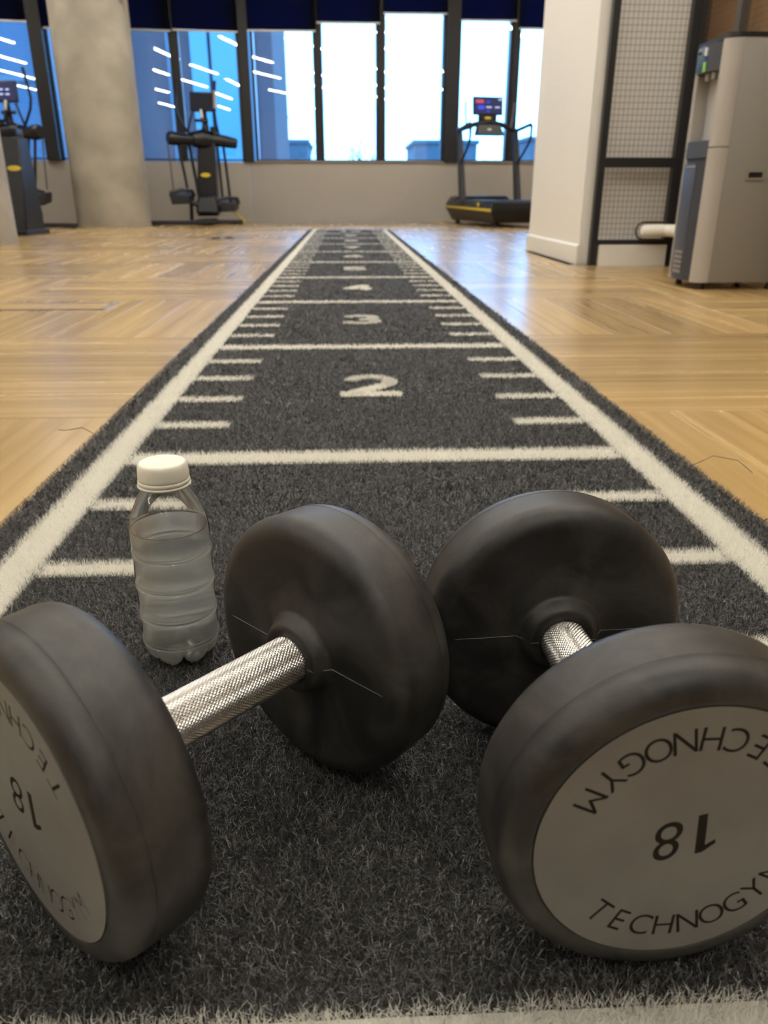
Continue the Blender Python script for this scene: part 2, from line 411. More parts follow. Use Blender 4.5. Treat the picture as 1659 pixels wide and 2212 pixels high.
# windows: a frame of four bars, a blue-grey outer jamb, the pane, and a roller blind of its own in front
def run_pt(run, s, off, z):
    return Vector((s, 12.35+off, z)) if run == 'r' else lp(s, 0.02+off, z)
def bar(mb, run, s0, s1, o0, o1, z0, z1):
    a = [run_pt(run, s0, o0, z0), run_pt(run, s1, o0, z0), run_pt(run, s1, o1, z0), run_pt(run, s0, o1, z0)]
    b = [run_pt(run, s0, o0, z1), run_pt(run, s1, o0, z1), run_pt(run, s1, o1, z1), run_pt(run, s0, o1, z1)]
    return mb.hexa(a, b)
BT = 3.37
def make_window(i, run, s0, s1, label, blind_z, blind_label, gap_l=0.0, bar_tilt=0.0):
    t = thing('window_%d' % i, label, 'window', run_pt(run, (s0+s1)/2, 0, SILL)); t['kind'] = 'structure'
    inv = Matrix.Translation(-t.location)
    def P(name, mb, m, lab=None, par=t):
        mb.v = [tuple(inv @ Vector(v)) for v in mb.v]
        return part(name, mb, m, par, None, lab)
    f = MB()
    bar(f, run, s0-0.001, s0+0.025, 0.07, 0.13, SILL+0.017, BT); bar(f, run, s1-0.025, s1+0.001, 0.07, 0.13, SILL+0.017, BT)
    bar(f, run, s0+0.025, s1-0.025, 0.07, 0.13, SILL+0.017, SILL+0.04); bar(f, run, s0+0.025, s1-0.025, 0.07, 0.13, BT-0.03, BT)
    P('window_frame', f, M['frame'])
    j = MB()
    bar(j, run, s0-0.001, s0+0.04, 0.13, 0.30, SILL, BT); bar(j, run, s1-0.04, s1+0.001, 0.13, 0.30, SILL, BT)
    P('jamb', j, M['frame_out'], 'blue-grey outer jamb')
    P('pane', bar(MB(), run, s0+0.025, s1-0.025, 0.098, 0.102, SILL+0.04, BT-0.03), M['glass'], 'clear glass pane')
    b = thing('roller_blind', blind_label, 'blind', run_pt(run, (s0+s1)/2, -0.02, blind_z), group='roller blinds at the windows')
    inv2 = Matrix.Translation(-b.location)
    def Q(name, mb, m, lab=None):
        mb.v = [tuple(inv2 @ Vector(v)) for v in mb.v]
        return part(name, mb, m, b, 40, lab)
    e = 0.012
    Q('fabric', bar(MB(), run, s0-0.03+gap_l, s1+0.03-e, -0.022, -0.020, blind_z+0.012, BT-0.02), M['blind'])
    Q('hem_bar', bar(MB(), run, s0-0.03+gap_l, s1+0.03-e, -0.030, -0.012, blind_z-0.012, blind_z+0.012), M['hem'], 'grey hem bar')
    Q('roller', MB().tube([run_pt(run, s0-0.03, -0.055, 3.41), run_pt(run, s1+0.03, -0.055, 3.41)], 0.03, 12), M['machine2'])
WIN = [('l', -4.75, -3.06, 'angled window at the far left, blue building behind it', 2.70, 'dark blind of the far left window, cut by the left edge'),
       ('l', -2.87, -2.05, 'narrow strip of window just left of the round column', 2.63, 'dark blind just left of the round column'),
       ('l', -1.98, -1.085, 'window just right of the round column, full of lamp reflections', 2.65, 'dark blind just right of the round column'),
       ('l', -1.010, -0.085, 'window behind the elliptical console, with cyan strip outside', 2.665, 'dark blind above the elliptical console'),
       ('r', -1.411, -0.424, 'window half building and half sky, with two lamp reflections', 2.69, 'navy blind hanging lowest of those before the bright sky'),
       ('r', -0.359, 0.549, 'white sky window with a bare tree low in it', 2.80, 'navy blind over the window with the bare tree'),
       ('r', 0.621, 1.593, 'tallest white sky window, grey building at its lower right', 2.93, 'navy blind raised highest, over the tallest bright window'),
       ('r', 1.797, 2.637, 'white sky window behind the treadmill console', 2.85, 'navy blind above the treadmill console'),
       ('r', 2.725, 3.60, 'window right of the treadmill, cut by the white partition', 2.75, 'navy blind beside the white partition')]
for i, (r_, a, b, l, z, bl) in enumerate(WIN):
    make_window(i+1, r_, a, b, l, z, bl, gap_l=0.035 if i == 6 else 0.0)
def post(i, run, s0, s1, o0, label):
    p_ = MB(); bar(p_, run, s0, s1, o0, 0.20, SILL-0.0 if run == 'r' else SILL, BT+0.03)
    o = part('trim_%d' % i, p_, M['frame'], None, None); tag(o, label, 'mullion', kind='structure')
for i, a in enumerate([('l', -3.06, -2.87, -0.10, 'thick dark window post left of the round column'),
                       ('l', -2.05, -1.98, 0.02, 'slim dark mullion hidden behind the round column'),
                       ('l', -1.085, -1.010, 0.02, 'slim dark mullion behind the elliptical left handle'),
                       ('l', -0.085, 0.055, -0.06, 'thick dark window post right of the elliptical'),
                       ('r', -0.424, -0.359, 0.02, 'slim dark mullion left of the bare tree'),
                       ('r', 0.549, 0.621, 0.02, 'slim dark mullion right of the bare tree'),
                       ('r', 1.593, 1.797, -0.06, 'thick dark window post left of the treadmill'),
                       ('r', 2.637, 2.725, 0.02, 'slim dark mullion right of the treadmill console'),
                       ('r', 3.60, 4.99, 0.02, 'dark window post hidden by the white partition'),
                       ('l', -5.85, -4.75, -0.02, 'dark window post past the left edge')]):
    post(i+1, *a)

# the white partition with its mesh-clad end
PX0, PX1, PY0, PY1 = 1.470, 2.02, 3.86, 5.28
w = part('wall_partition', MB().box(((PX0+PX1)/2, (PY0+PY1)/2, ZC/2-0.005), (PX1-PX0, PY1-PY0, ZC+0.01)), M['white_wall'], None, None)
tag(w, 'white partition wall between the treadmill and the mesh cage', 'wall', kind='structure')
mb = MB()
prof = [(0, -0.01), (-0.016, -0.01), (-0.016, 0.098), (-0.010, 0.108), (0, 0.108)]
mb.prism([(PX0+u, z) for u, z in prof], 'y', PY0-0.016, PY1+0.016)
o = part('baseboard_side', mb, M['skirting'], None, None); tag(o, 'white skirting board along the long side of the white partition', 'baseboard', kind='structure')
o = part('baseboard_end', MB().box(((1.555+2.0)/2, PY0-0.06, 0.052), (0.425, 0.118, 0.124)), M['skirting'], None, None); tag(o, 'white skirting board under the mesh panel', 'baseboard', kind='structure')
w = part('wall_cage', MB().box((2.42, (PY0+0.2)/2, ZC/2-0.005), (0.10, PY0-0.2, ZC+0.01)), M['brown_wall'], None, None)
tag(w, 'brown wall seen through the wire mesh above the water dispenser', 'wall', kind='structure')

w = part('wall_cage_end', MB().box((2.245, 3.93, ZC/2-0.005), (0.45, 0.14, ZC+0.01)), M['brown_wall'], None, None)
tag(w, 'narrow brown wall closing the far end of the mesh cage', 'wall', kind='structure')

def wire_grid(mb, o, u, v, lu, lv, du, dv, r=0.0012):
    o, u, v = Vector(o), Vector(u), Vector(v); n = u.cross(v)
    k = int(lu/du)
    for i in range(1, k+1):
        p = o + u*(i*lu/(k+1)); mb.tube([p, p+v*lv], r, 4, False)
    k = int(lv/dv)
    for i in range(1, k+1):
        p = o + v*(i*lv/(k+1)) + n*(2*r); mb.tube([p, p+u*lu], r, 4, False)
    return mb
cg = thing('mesh_panel', 'tall black framed wire mesh panel on the end of the white partition', 'panel', (1.77, 3.77, FZ))
fx = lambda x: x-1.77
part('post', MB().box((fx(1.533), 0, 1.76), (0.040, 0.05, 3.52)), M['black_steel'], cg, None)
part('post', MB().box((fx(1.990), 0, 1.76), (0.045, 0.05, 3.52)), M['black_steel'], cg, None)
part('rail', MB().box((fx(1.761), 0, 0.588), (0.414, 0.045, 0.055)), M['black_steel'], cg, None)
part('rail', MB().box((fx(1.761), 0, 0.135), (0.414, 0.045, 0.034)), M['black_steel'], cg, None)
part('rail', MB().box((fx(1.761), 0, 3.49), (0.414, 0.045, 0.05)), M['black_steel'], cg, None)
g_ = wire_grid(MB(), (fx(1.553), 0, 0.615), (1,0,0), (0,0,1), 0.415, 2.85, 0.0290, 0.0325)
wire_grid(g_, (fx(1.553), 0, 0.152), (1,0,0), (0,0,1), 0.415, 0.41, 0.0290, 0.0325)
part('wire_mesh', g_, M['wire'], cg, 60, 'square wire mesh', True)
cg2 = thing('mesh_panel', 'wire mesh side panels of the cage, behind the water dispenser', 'panel', (2.03, 2.6, FZ))
for y in (1.12, 0.66, -1.26):
    part('post', MB().box((0, y, 1.76), (0.045, 0.05 if y < 1.1 else 0.02, 3.52)), M['black_steel'] if y > 1 else M['machine_steel'], cg2, None)
part('rail', MB().box((0, -0.07, 0.588), (0.04, 2.36, 0.05)), M['black_steel'], cg2, None)
part('rail', MB().box((0, -0.07, 0.135), (0.04, 2.36, 0.034)), M['black_steel'], cg2, None)
part('rail', MB().box((0, -0.07, 3.49), (0.04, 2.36, 0.05)), M['black_steel'], cg2, None)
g_ = wire_grid(MB(), (0, -1.26, 0.152), (0,1,0), (0,0,1), 2.38, 3.31, 0.0290, 0.0325)
part('wire_mesh', g_, M['wire'], cg2, 60, 'square wire mesh', True)

pp = thing('water_pipe', 'white pipe with a rounded end poking through the mesh by the dispenser', 'pipe', (1.80, 3.70, 0.195))
mb = MB().tube([(0,0,0),(0.004,0,0),(0.012,0,0),(0.03,0,0),(0.165,-0.02,0.004),(0.185,-0.30,0.006)], [0.014,0.026,0.033,0.036,0.036,0.036], 14)
part('tube', mb, M['pipe'], pp, 50)
ring = [(0.05*math.cos(t) + 0.03, 0.037, 0.05*math.sin(t)) for t in [PI/2 + PI*i/12 for i in range(13)]]
part('hole_rim', MB().tube([(0.17, 0.037, 0.05)] + ring + [(0.17, 0.037, -0.05)], 0.006, 8), M['wire'], pp, 50, 'dark rim of the hole in the mesh')

# concrete columns
def column_mb(r):
    mb = MB(); n = 64
    zs = [FZ-0.02, 0.6, 1.2, 1.8, 2.4, 3.0, ZC+0.01]
    prof = [(z, r) for z in zs]
    def mod(rr, z, t):
        d = min(abs(((t-sa+PI) % (2*PI))-PI) for sa in (4.35, 1.2))
        return (rr + (0.006 if d < 0.03 else 0.0), z)
    mb.lathe(prof, n, None, mod); return mb
o = part('concrete_column', column_mb(0.495), M['concrete'], None, 30); o.location = (-3.245, 10.50, 0)
tag(o, 'round bare concrete column in front of the windows', 'column', kind='structure')
o = part('concrete_column', column_mb(0.495), M['concrete'], None, 30); o.location = (-3.475, 6.25, 0); o.rotation_euler = (0,0,1.0)
tag(o, 'nearer concrete column, only its right edge at the left of the photo', 'column', kind='structure')
fx_ = thing('wall_fixture', 'small pale fitting near the top of the round column', 'fitting', (-2.735, 10.30, 2.73))
part('housing', MB().lathe([(-0.05,0.0),(-0.05,0.035),(-0.04,0.048),(0.03,0.05),(0.05,0.045),(0.05,0.0)], 20), M['disp_light'], fx_)
part('bracket', MB().box((-0.05,0.03,0), (0.09,0.04,0.04), rotz(-0.5), 0.004), M['disp_light'], fx_)

# ------------------------------------------------------------------ floor planks: blocks of 3 x 5 boards, alternating direction
PLN = 0.932; PW = PLN/5
def plank_geo(l, w_, h=0.012, b=0.0008, g=0.0003):
    x, y = l/2-g, w_/2-g
    v = [(-x,-y,-h),(x,-y,-h),(x,y,-h),(-x,y,-h),(-x,-y,-b),(x,-y,-b),(x,y,-b),(-x,y,-b),(-x+b,-y+b,0),(x-b,-y+b,0),(x-b,y-b,0),(-x+b,y-b,0)]
    f = [(4,5,9,8),(5,6,10,9),(6,7,11,10),(7,4,8,11),(8,9,10,11),(0,1,5,4),(1,2,6,5),(2,3,7,6),(3,0,4,7)]
    return v, f
def add_uv(me, uvs):
    ul = me.uv_layers.new(name='UVMap'); vi = np.empty(len(me.loops), np.int32)
    me.loops.foreach_get('vertex_index', vi)
    ul.data.foreach_set('uv', np.asarray(uvs, np.float32)[vi].ravel())
cells = []
def plank_list():
    out = []
    for ci in range(-3, 3):
        for ri in range(-4, 14):
            x0 = -1.405 + (ci+1)*2.805; y0 = 0.285 + ri*PLN
            ahead = (ri + ci+1) % 2 == 1       # boards run away from the camera
            if ahead:
                for k in range(15): out.append((x0 + (k+0.5)*2.805/15, y0+PLN/2, 1))
            else:
                for a in range(3):
                    for k in range(5): out.append((x0 + (a+0.5)*2.805/3, y0+(k+0.5)*PW, 0))
    return out
allp = [p for p in plank_list() if XL+0.1 < p[0] < XR-0.1 and YB < p[1] < 12.2 and not (p[0] > 1.45 and p[0] < 2.3 and 3.9 < p[1] < 5.2)]
def seen(x, y):
    if abs(x-0.045) < 0.40 and y < 8.9: return 0
    d = Vector((x, y, FZ)) - cam.location; z = d.dot(fw)
    if z < 0.2: return 0
    u = d.dot(rt)/z; v = d.dot(up)/z
    if abs(u) > 0.53 or abs(v) > 0.70: return 0
    if x > 1.6 and y > 3.9 and y < 7.5: return 0
    return 1.0/z
ranked = sorted(allp, key=lambda p: -seen(p[0], p[1]))
single = [p for p in ranked[:292] if seen(p[0], p[1]) > 0]
rest = ranked[len(single):]
pv, pf = plank_geo(PLN, PW)
pme = bpy.data.meshes.new('plank'); pme.from_pydata(pv, [], pf); pme.materials.append(M['wood'])
add_uv(pme, [(v[0], v[1]) for v in pv])
for x, y, d in single:
    o = link('plank', pme, None, fl); o.location = (x, y, FZ); o.rotation_euler = (0, 0, PI/2 if d else 0)
V, F, U, ID = [], [], [], []
for i, (x, y, d) in enumerate(rest):
    o_ = len(V)
    for a, b, c in pv:
        V.append((x-b, y+a, FZ+c) if d else (x+a, y+b, FZ+c)); U.append((a, b)); ID.append(float(i*3+1))
    F += [tuple(q+o_ for q in f) for f in pf]
rme = bpy.data.meshes.new('plank_field'); rme.from_pydata(V, [], F); rme.materials.append(M['wood']); add_uv(rme, U)
at = rme.attributes.new('plank_id', 'FLOAT', 'POINT'); at.data.foreach_set('value', np.array(ID, np.float32))
o = link('plank_field', rme, None, fl); o['kind'] = 'stuff'

# floor hatch and the two floor studs
h = thing('floor_hatch', 'flush floor hatch with a thin metal rim left of the turf', 'hatch', (-1.30, 1.945, FZ))
part('lid', MB().box((0,0,0.001), (0.70,0.17,0.004), None, 0.0008), M['wood'], h, None)
rim = MB()
for c, s in (((0,0.092,0.001),(0.74,0.010,0.006)),((0,-0.092,0.001),(0.74,0.010,0.006)),((0.363,0,0.001),(0.014,0.174,0.006)),((-0.363,0,0.001),(0.014,0.174,0.006))): rim.box(c, s)
part('rim', rim, M['metal_trim'], h, None, 'thin metal rim')
for k, (x, lab) in enumerate(((-1.315, 'left of the two small dark floor plugs before the elliptical'), (-1.175, 'right of the two small dark floor plugs before the elliptical'))):
    s = thing('floor_plug', lab, 'plug', (x, 7.10, FZ), group='small dark floor plugs')
    part('body', MB().lathe([(-0.004,0.0001),(-0.004,0.05),(0.010,0.048),(0.013,0.042),(0.013,0.0001)], 20), M['machine2'], s)
    part('insert', MB().lathe([(0.0128,0.02),(0.016,0.018),(0.016,0.0001)], 16), M['machine'], s)

# ------------------------------------------------------------------ turf track
XC = 0.0453; WI, WO, WB = 0.4052, 0.4579, 0.506
Y0, Y1 = -1.14, 9.03
tk = thing('turf_track', 'long black artificial turf track with white lines and numbers running to the windows', 'turf', (XC, 0, 0))
part('backing', MB().box((0, (Y0+Y1)/2, -0.0085), (2*WB-0.006, Y1-Y0-0.006, 0.003)), M['backing'], tk, None)
def zone_density(y):
    return np.where(y < -0.25, 430e3, np.where(y < 0.35, 230e3, np.where(y < 1.0, 120e3, np.where(y < 2.0, 60e3, np.where(y < 4.0, 28e3, 12e3)))))
def zone_width(y):
    return np.where(y < -0.25, 0.00046, np.where(y < 0.35, 0.00075, np.where(y < 1.0, 0.0011, np.where(y < 2.0, 0.0016, np.where(y < 4.0, 0.0024, 0.0038)))))
def in_view(x, y):
    half = 0.30 + (y+1.0)*0.52
    return np.abs(x + XC - 0.03*(y+1.2) - 0.03) < half
def sample_rect(x0, x1, y0, y1, k=1.0):
    out = []
    edges = [-9, -0.25, 0.35, 1.0, 2.0, 4.0, 20]
    for a, b in zip(edges[:-1], edges[1:]):
        lo, hi = max(y0, a), min(y1, b)
        if hi <= lo: continue
        n = int(zone_density(np.array([(lo+hi)/2]))[0]*k*(x1-x0)*(hi-lo))
        p = np.stack([rng.uniform(x0, x1, n), rng.uniform(lo, hi, n)], 1)
        keep = in_view(p[:,0], p[:,1]) | (rng.random(n) < 0.22)
        out.append(p[keep])
    return np.concatenate(out) if out else np.zeros((0,2))
def blades(name, pts, m, parent, zb=-0.0068, length=0.0105, lean=0.95, stuff=False, label=None, plate=None):
    n = len(pts); y = pts[:,1]
    az = rng.uniform(0, 2*PI, n)
    t1 = np.abs(rng.normal(0.55*lean, 0.28, n)).clip(0.05, 1.2)
    t2 = (t1 + rng.normal(0.75, 0.40, n)*lean).clip(0.1, 1.85); az2 = az + rng.normal(0, 0.8, n)
    L = length*rng.uniform(0.70, 1.15, n); wd = zone_width(y)*rng.uniform(0.75, 1.25, n)
    d1 = np.stack([np.sin(t1)*np.cos(az), np.sin(t1)*np.sin(az), np.cos(t1)], 1)
    d2 = np.stack([np.sin(t2)*np.cos(az2), np.sin(t2)*np.sin(az2), np.cos(t2)], 1)
    fa = rng.uniform(0, 2*PI, n); sd = np.stack([np.cos(fa), np.sin(fa), np.zeros(n)], 1)*(wd/2)[:,None]
    b = np.stack([pts[:,0], pts[:,1], np.full(n, zb)], 1)
    mid = b + d1*(L*0.55)[:,None]; tip = mid + d2*(L*0.5)[:,None]
    tip[:,2] = np.minimum(tip[:,2], 0.0035)
    v = np.stack([b-sd, b+sd, mid+sd*0.9, mid-sd*0.9, tip], 1).reshape(-1, 3)
    base = np.arange(n)*5
    quads = np.stack([base, base+1, base+2, base+3], 1); tris = np.stack([base+3, base+2, base+4], 1)
    pv_ = np.zeros((0,3)); pf_ = []
    if plate is not None: pv_, pf_ = np.asarray(plate[0], float), plate[1]
    loops = np.concatenate([quads.ravel(), tris.ravel()] + [np.array(f)+n*5 for f in pf_]).astype(np.int32)
    starts = np.concatenate([np.arange(n)*4, n*4+np.arange(n)*3, np.cumsum([n*7]+[len(f) for f in pf_])[:-1] if pf_ else np.zeros(0)]).astype(np.int32)
    allv = np.concatenate([v, pv_]).astype(np.float32)
    me = bpy.data.meshes.new(name)
    me.vertices.add(len(allv)); me.vertices.foreach_set('co', allv.ravel())
    me.loops.add(len(loops)); me.loops.foreach_set('vertex_index', loops)
    me.polygons.add(len(starts)); me.polygons.foreach_set('loop_start', starts)
    me.update(calc_edges=True); me.validate()
    tone = np.concatenate([np.repeat(rng.beta(1.0, 3.0, n), 5), np.full(len(pv_), 0.2)]).astype(np.float32)
    a = me.attributes.new('tone', 'FLOAT', 'POINT'); a.data.foreach_set('value', tone)
    o = link(name, me, m, parent)
    if stuff: o['kind'] = 'stuff'
    if label: o['label'] = label
    return o
def rect_plate(x0, x1, y0, y1, z=-0.0066):
    e = 0.003
    return [(x0+e,y0+e,z),(x1-e,y0+e,z),(x1-e,y1-e,z),(x0+e,y1-e,z)], [(0,1,2,3)]
rects = []
def white_rect(name, x0, x1, y0, y1, label=None):
    rects.append((x0, x1, y0, y1))
    p = sample_rect(x0, x1, y0, y1, 1.0)
    if y0 < 0.4: p = np.concatenate([p, sample_rect(x0-0.004, x1+0.004, y0-0.005, min(y1+0.005, 0.6), 0.12)])   # stray fibres past the edge
    blades(name, p, M['white_fibre'], tk, lean=0.7, label=label, plate=rect_plate(x0, x1, y0, y1))
white_rect('lane_line', -WO, -WI, Y0, Y1-0.02, 'white lane line on the left edge')
white_rect('lane_line', WI, WO, Y0, Y1-0.02, 'white lane line on the right edge')
for k in range(0, 9): white_rect('cross_line', -WI, WI, k-0.030, k+0.030, 'white line across the track' if k == 0 else None)
white_rect('start_line', -WI, WI, -1.06, -0.936, 'broad white start line nearest the camera')
for k in range(-1, 9):
    for j in (1, 2, 3, 4):
        y = k + 0.2*j
        for x0, x1 in ((-WI, -0.27), (0.27, WI)):
            if k == -1 and j == 1 and x0 < 0: x1 = -0.285
            white_rect('tick_mark', x0, x1, y-0.018, y+0.018)
# numerals
tris_all = []
def stroke_tris(lines, hw):       # bold strokes with round joints, as triangles
    v, t = [], []
    for ln in lines:
        ln = [np.array(q, float) for q in ln]
        for p0, p1 in zip(ln[:-1], ln[1:]):
            d = (p1-p0)/np.linalg.norm(p1-p0); n = np.array([-d[1], d[0]])*hw; o_ = len(v)
            v += [p0-n, p1-n, p1+n, p0+n]; t += [(o_, o_+1, o_+2), (o_, o_+2, o_+3)]
        for p0 in ln[1:-1]:
            o_ = len(v); v.append(p0); k = 10
            v += [p0 + hw*np.array([math.cos(2*PI*i/k), math.sin(2*PI*i/k)]) for i in range(k)]
            t += [(o_, o_+1+i, o_+1+(i+1) % k) for i in range(k)]
    return np.array(v), np.array(t)
def arc2(cx, cy, rx, ry, a0, a1, n=12):
    return [(cx+rx*math.cos(math.radians(a0+(a1-a0)*i/n)), cy+ry*math.sin(math.radians(a0+(a1-a0)*i/n))) for i in range(n+1)]
GLYPH = {   # on a box 0.66 wide and 1 high
    '0': [arc2(0.33,0.5,0.24,0.41,0,360,20)], '1': [[(0.10,0.72),(0.36,0.90),(0.36,0.0)]],
    '2': [arc2(0.33,0.66,0.23,0.25,165,-35,12) + [(0.10,0.09)], [(0.0,0.085),(0.66,0.085)]],
    '3': [arc2(0.30,0.70,0.23,0.21,150,-90,12), arc2(0.30,0.29,0.26,0.21,90,-150,12)],
    '4': [[(0.60,0.28),(0.07,0.28),(0.42,0.93)], [(0.46,1.0),(0.46,0.0)]],
    '5': [[(0.60,0.915),(0.14,0.915),(0.10,0.50)] + arc2(0.30,0.31,0.25,0.225,110,-150,12)],
    '6': [[(0.50,0.93),(0.24,0.68)] + arc2(0.33,0.31,0.23,0.23,165,525,18)],
    '7': [[(0.0,0.915),(0.60,0.915),(0.22,0.0)]],
    '8': [arc2(0.33,0.70,0.19,0.20,-90,270,16), arc2(0.33,0.295,0.24,0.21,90,450,16)],
    '9': [[(0.16,0.07),(0.42,0.32)] + arc2(0.33,0.69,0.23,0.23,-15,345,18)]}
def numeral_tris(s_):
    V_, T_, x = [], [], 0.0
    for ch in s_:
        v, t = stroke_tris(GLYPH[ch], 0.085); T_.append(t + sum(len(q) for q in V_)); V_.append(v + np.array([x, 0])); x += 0.74
    return np.concatenate(V_), np.concatenate(T_)
def in_tris(p, T):
    r = np.zeros(len(p), bool)
    for a, b, c in T:
        d = (b[1]-c[1])*(a[0]-c[0]) + (c[0]-b[0])*(a[1]-c[1])
        if abs(d) < 1e-12: continue
        l1 = ((b[1]-c[1])*(p[:,0]-c[0]) + (c[0]-b[0])*(p[:,1]-c[1]))/d
        l2 = ((c[1]-a[1])*(p[:,0]-c[0]) + (a[0]-c[0])*(p[:,1]-c[1]))/d
        r |= (l1 >= 0) & (l2 >= 0) & (l1+l2 <= 1)
    return r
for n in range(2, 11):
    v, t = numeral_tris(str(n))
    lo, hi = v.min(0), v.max(0)
    wdt = 0.135 if n < 10 else 0.265
    v = (v-lo)/(hi-lo)*np.array([wdt, 0.20]) + np.array([-wdt/2+0.004, n-2+0.41])
    T = v[t]; tris_all.append((n, v.min(0), v.max(0), T))
    p = sample_rect(v[:,0].min(), v[:,0].max(), v[:,1].min(), v[:,1].max(), 2.2)
    p = p[in_tris(p, T)]
    blades('numeral', p, M['white_fibre'], tk, lean=0.4, label='white numeral %d' % n, plate=([(x, y, -0.0036) for x, y in v], [tuple(int(i) for i in q) for q in t]))
p = sample_rect(-WB, WB, Y0, Y1)
# clean edge tufts
keep = np.ones(len(p), bool)
sh = rng.exponential(0.0018, len(p))      # dark fibres stray a little into the white
for x0, x1, y0, y1 in rects: keep &= ~((p[:,0] > x0+sh) & (p[:,0] < x1-sh) & (p[:,1] > y0+sh) & (p[:,1] < y1-sh))
for n, lo, hi, T in tris_all:
    box = (p[:,0] > lo[0]) & (p[:,0] < hi[0]) & (p[:,1] > lo[1]) & (p[:,1] < hi[1])
    idx = np.where(box)[0]; keep[idx[in_tris(p[idx], T)]] = False
blades('black_pile', p[keep], M['black_fibre'], tk, lean=1.1, stuff=True, label='dense black pile')
# a few loose threads at the rim of the mat
for pts in ([(-0.50,0.14,-0.002),(-0.53,0.16,0.006),(-0.555,0.15,0.004),(-0.575,0.165,0.001)], [(0.50,-0.075,-0.002),(0.535,-0.07,0.012),(0.56,-0.10,0.014),(0.57,-0.13,0.004)], [(0.50,-0.30,-0.002),(0.525,-0.305,0.012),(0.545,-0.33,0.006)]):
    part('loose_thread', MB().tube(pts, 0.0006, 5), M['black_fibre'], tk)

# ------------------------------------------------------------------ dumbbells
DR, DT, DRD, DLN, DD_ = 0.09835, 0.0555, 0.0145, 0.1423, 0.0797
def arc(cx, cz, r, a0, a1, n=8):
    return [(cx + r*math.cos(a0+(a1-a0)*i/n), cz + r*math.sin(a0+(a1-a0)*i/n)) for i in range(n+1)]
AX = Matrix.Rotation(PI/2, 4, 'Y')      # lathe axis Z -> X
def head_mb(sgn):
    p = [(-0.0105, 0.0172), (-0.0112, 0.0185), (-0.0112, 0.0238), (-0.0098, 0.0258), (-0.0035, 0.0292), (-0.0008, 0.0304), (0.0002, 0.0325), (0.0006, 0.05)]
    p += [(0.0006, 0.072)]
    p += arc(DRD, DR-DRD, DRD, PI, PI/2, 9)
    p += arc(DT-DRD+0.001, DR-DRD, DRD-0.001, PI/2, 0.12, 9)
    p += [(DT, DR-DRD-0.001), (DT, DD_+0.0011), (DT-0.0003, DD_+0.0008), (DT-0.0016, DD_+0.0004), (DT-0.0016, 0.0001)]
    mb = MB(); mb.lathe([(sgn*(DLN/2 + a), r) for a, r in p], 128, AX); return mb
def letter_splines(ch, size, offset=0.0, shear=0.0):
    cu = bpy.data.curves.new('letter', 'FONT'); cu.body = ch; cu.size = size; cu.offset = offset; cu.shear = shear; cu.resolution_u = 6
    ob = bpy.data.objects.new('letter_tmp', cu); col.objects.link(ob)
    dg = bpy.context.evaluated_depsgraph_get()
    c2 = ob.evaluated_get(dg).to_curve(dg)
    sp = []
    for s in c2.splines:
        if s.type == 'BEZIER': sp.append([(b.handle_left.copy(), b.co.copy(), b.handle_right.copy()) for b in s.bezier_points])
    ob.evaluated_get(dg).to_curve_clear(); bpy.data.objects.remove(ob); bpy.data.curves.remove(cu)
    return sp
def cap_mesh(roll):
    cu = bpy.data.curves.new('end_cap', 'CURVE'); cu.dimensions = '2D'; cu.fill_mode = 'BOTH'; cu.extrude = 0.00018; cu.resolution_u = 6
    def addsp(pts):
        s = cu.splines.new('BEZIER'); s.bezier_points.add(len(pts)-1); s.use_cyclic_u = True
        for b, (l, c, r) in zip(s.bezier_points, pts):
            b.handle_left_type = b.handle_right_type = 'FREE'; b.co = c; b.handle_left = l; b.handle_right = r
    R_ = DD_; kk = 4/3*math.tan(PI/2/24)*R_
    pts = []
    for i in range(24):
        t = 2*PI*i/24; c = Vector((R_*math.cos(t), R_*math.sin(t), 0)); d = Vector((-math.sin(t), math.cos(t), 0))*kk
        pts.append((c-d, c, c+d))
    addsp(pts)
    def put(sp, cxy, ang, sc=(1,1)):
        xs = [p[1].x for s in sp for p in s]; ys = [p[1].y for s in sp for p in s]
        mx, my = (min(xs)+max(xs))/2, (min(ys)+max(ys))/2
        ca, sa = math.cos(ang), math.sin(ang)
        for s in sp:
            q = []
            for tri in s:
                o3 = []
                for v in tri:
                    x, y = (v.x-mx)*sc[0], (v.y-my)*sc[1]
                    o3.append(Vector((cxy[0]+ca*x-sa*y, cxy[1]+sa*x+ca*y, 0)))
                q.append(tuple(o3))
            addsp(q)
    for turn in (0, PI):
        for i, ch in enumerate('TECHNOGYM'):
            a = math.radians((i-4)*12.6 + (1.5 if ch == 'M' else 0) + (-1 if ch == 'T' else 0)) + roll + turn
            pos = (0.0611*math.sin(a), -0.0611*math.cos(a))
            put(letter_splines(ch, 0.0208, 0.0008), pos, a, (0.94, 1.0))
    a = roll + PI
    put(letter_splines('8', 0.036, 0.0016, 0.18), (0.0098*math.cos(a), 0.0098*math.sin(a)), a, (0.94, 1.0))
    one = [(-0.0010,-0.0130),(0.0040,-0.0130),(0.0066,0.0130),(0.0026,0.0130),(-0.0050,0.0085),(-0.0046,0.0055),(0.0008,0.0078)]
    tri = []
    for i, (x, y) in enumerate(one):
        p0, p1, p2 = (Vector((*one[j % len(one)], 0)) for j in (i-1, i, i+1))
        tri.append((p1.lerp(p0, 1/3), p1, p1.lerp(p2, 1/3)))
    put([tri], (-0.0098*math.cos(a), -0.0098*math.sin(a)), a)
    ob = bpy.data.objects.new('cap_tmp', cu); col.objects.link(ob)
    dg = bpy.context.evaluated_depsgraph_get(); ev = ob.evaluated_get(dg)
    me = bpy.data.meshes.new_from_object(ev, depsgraph=dg); bpy.data.objects.remove(ob)
    me.name = 'end_cap'; me.materials.clear()
    return me
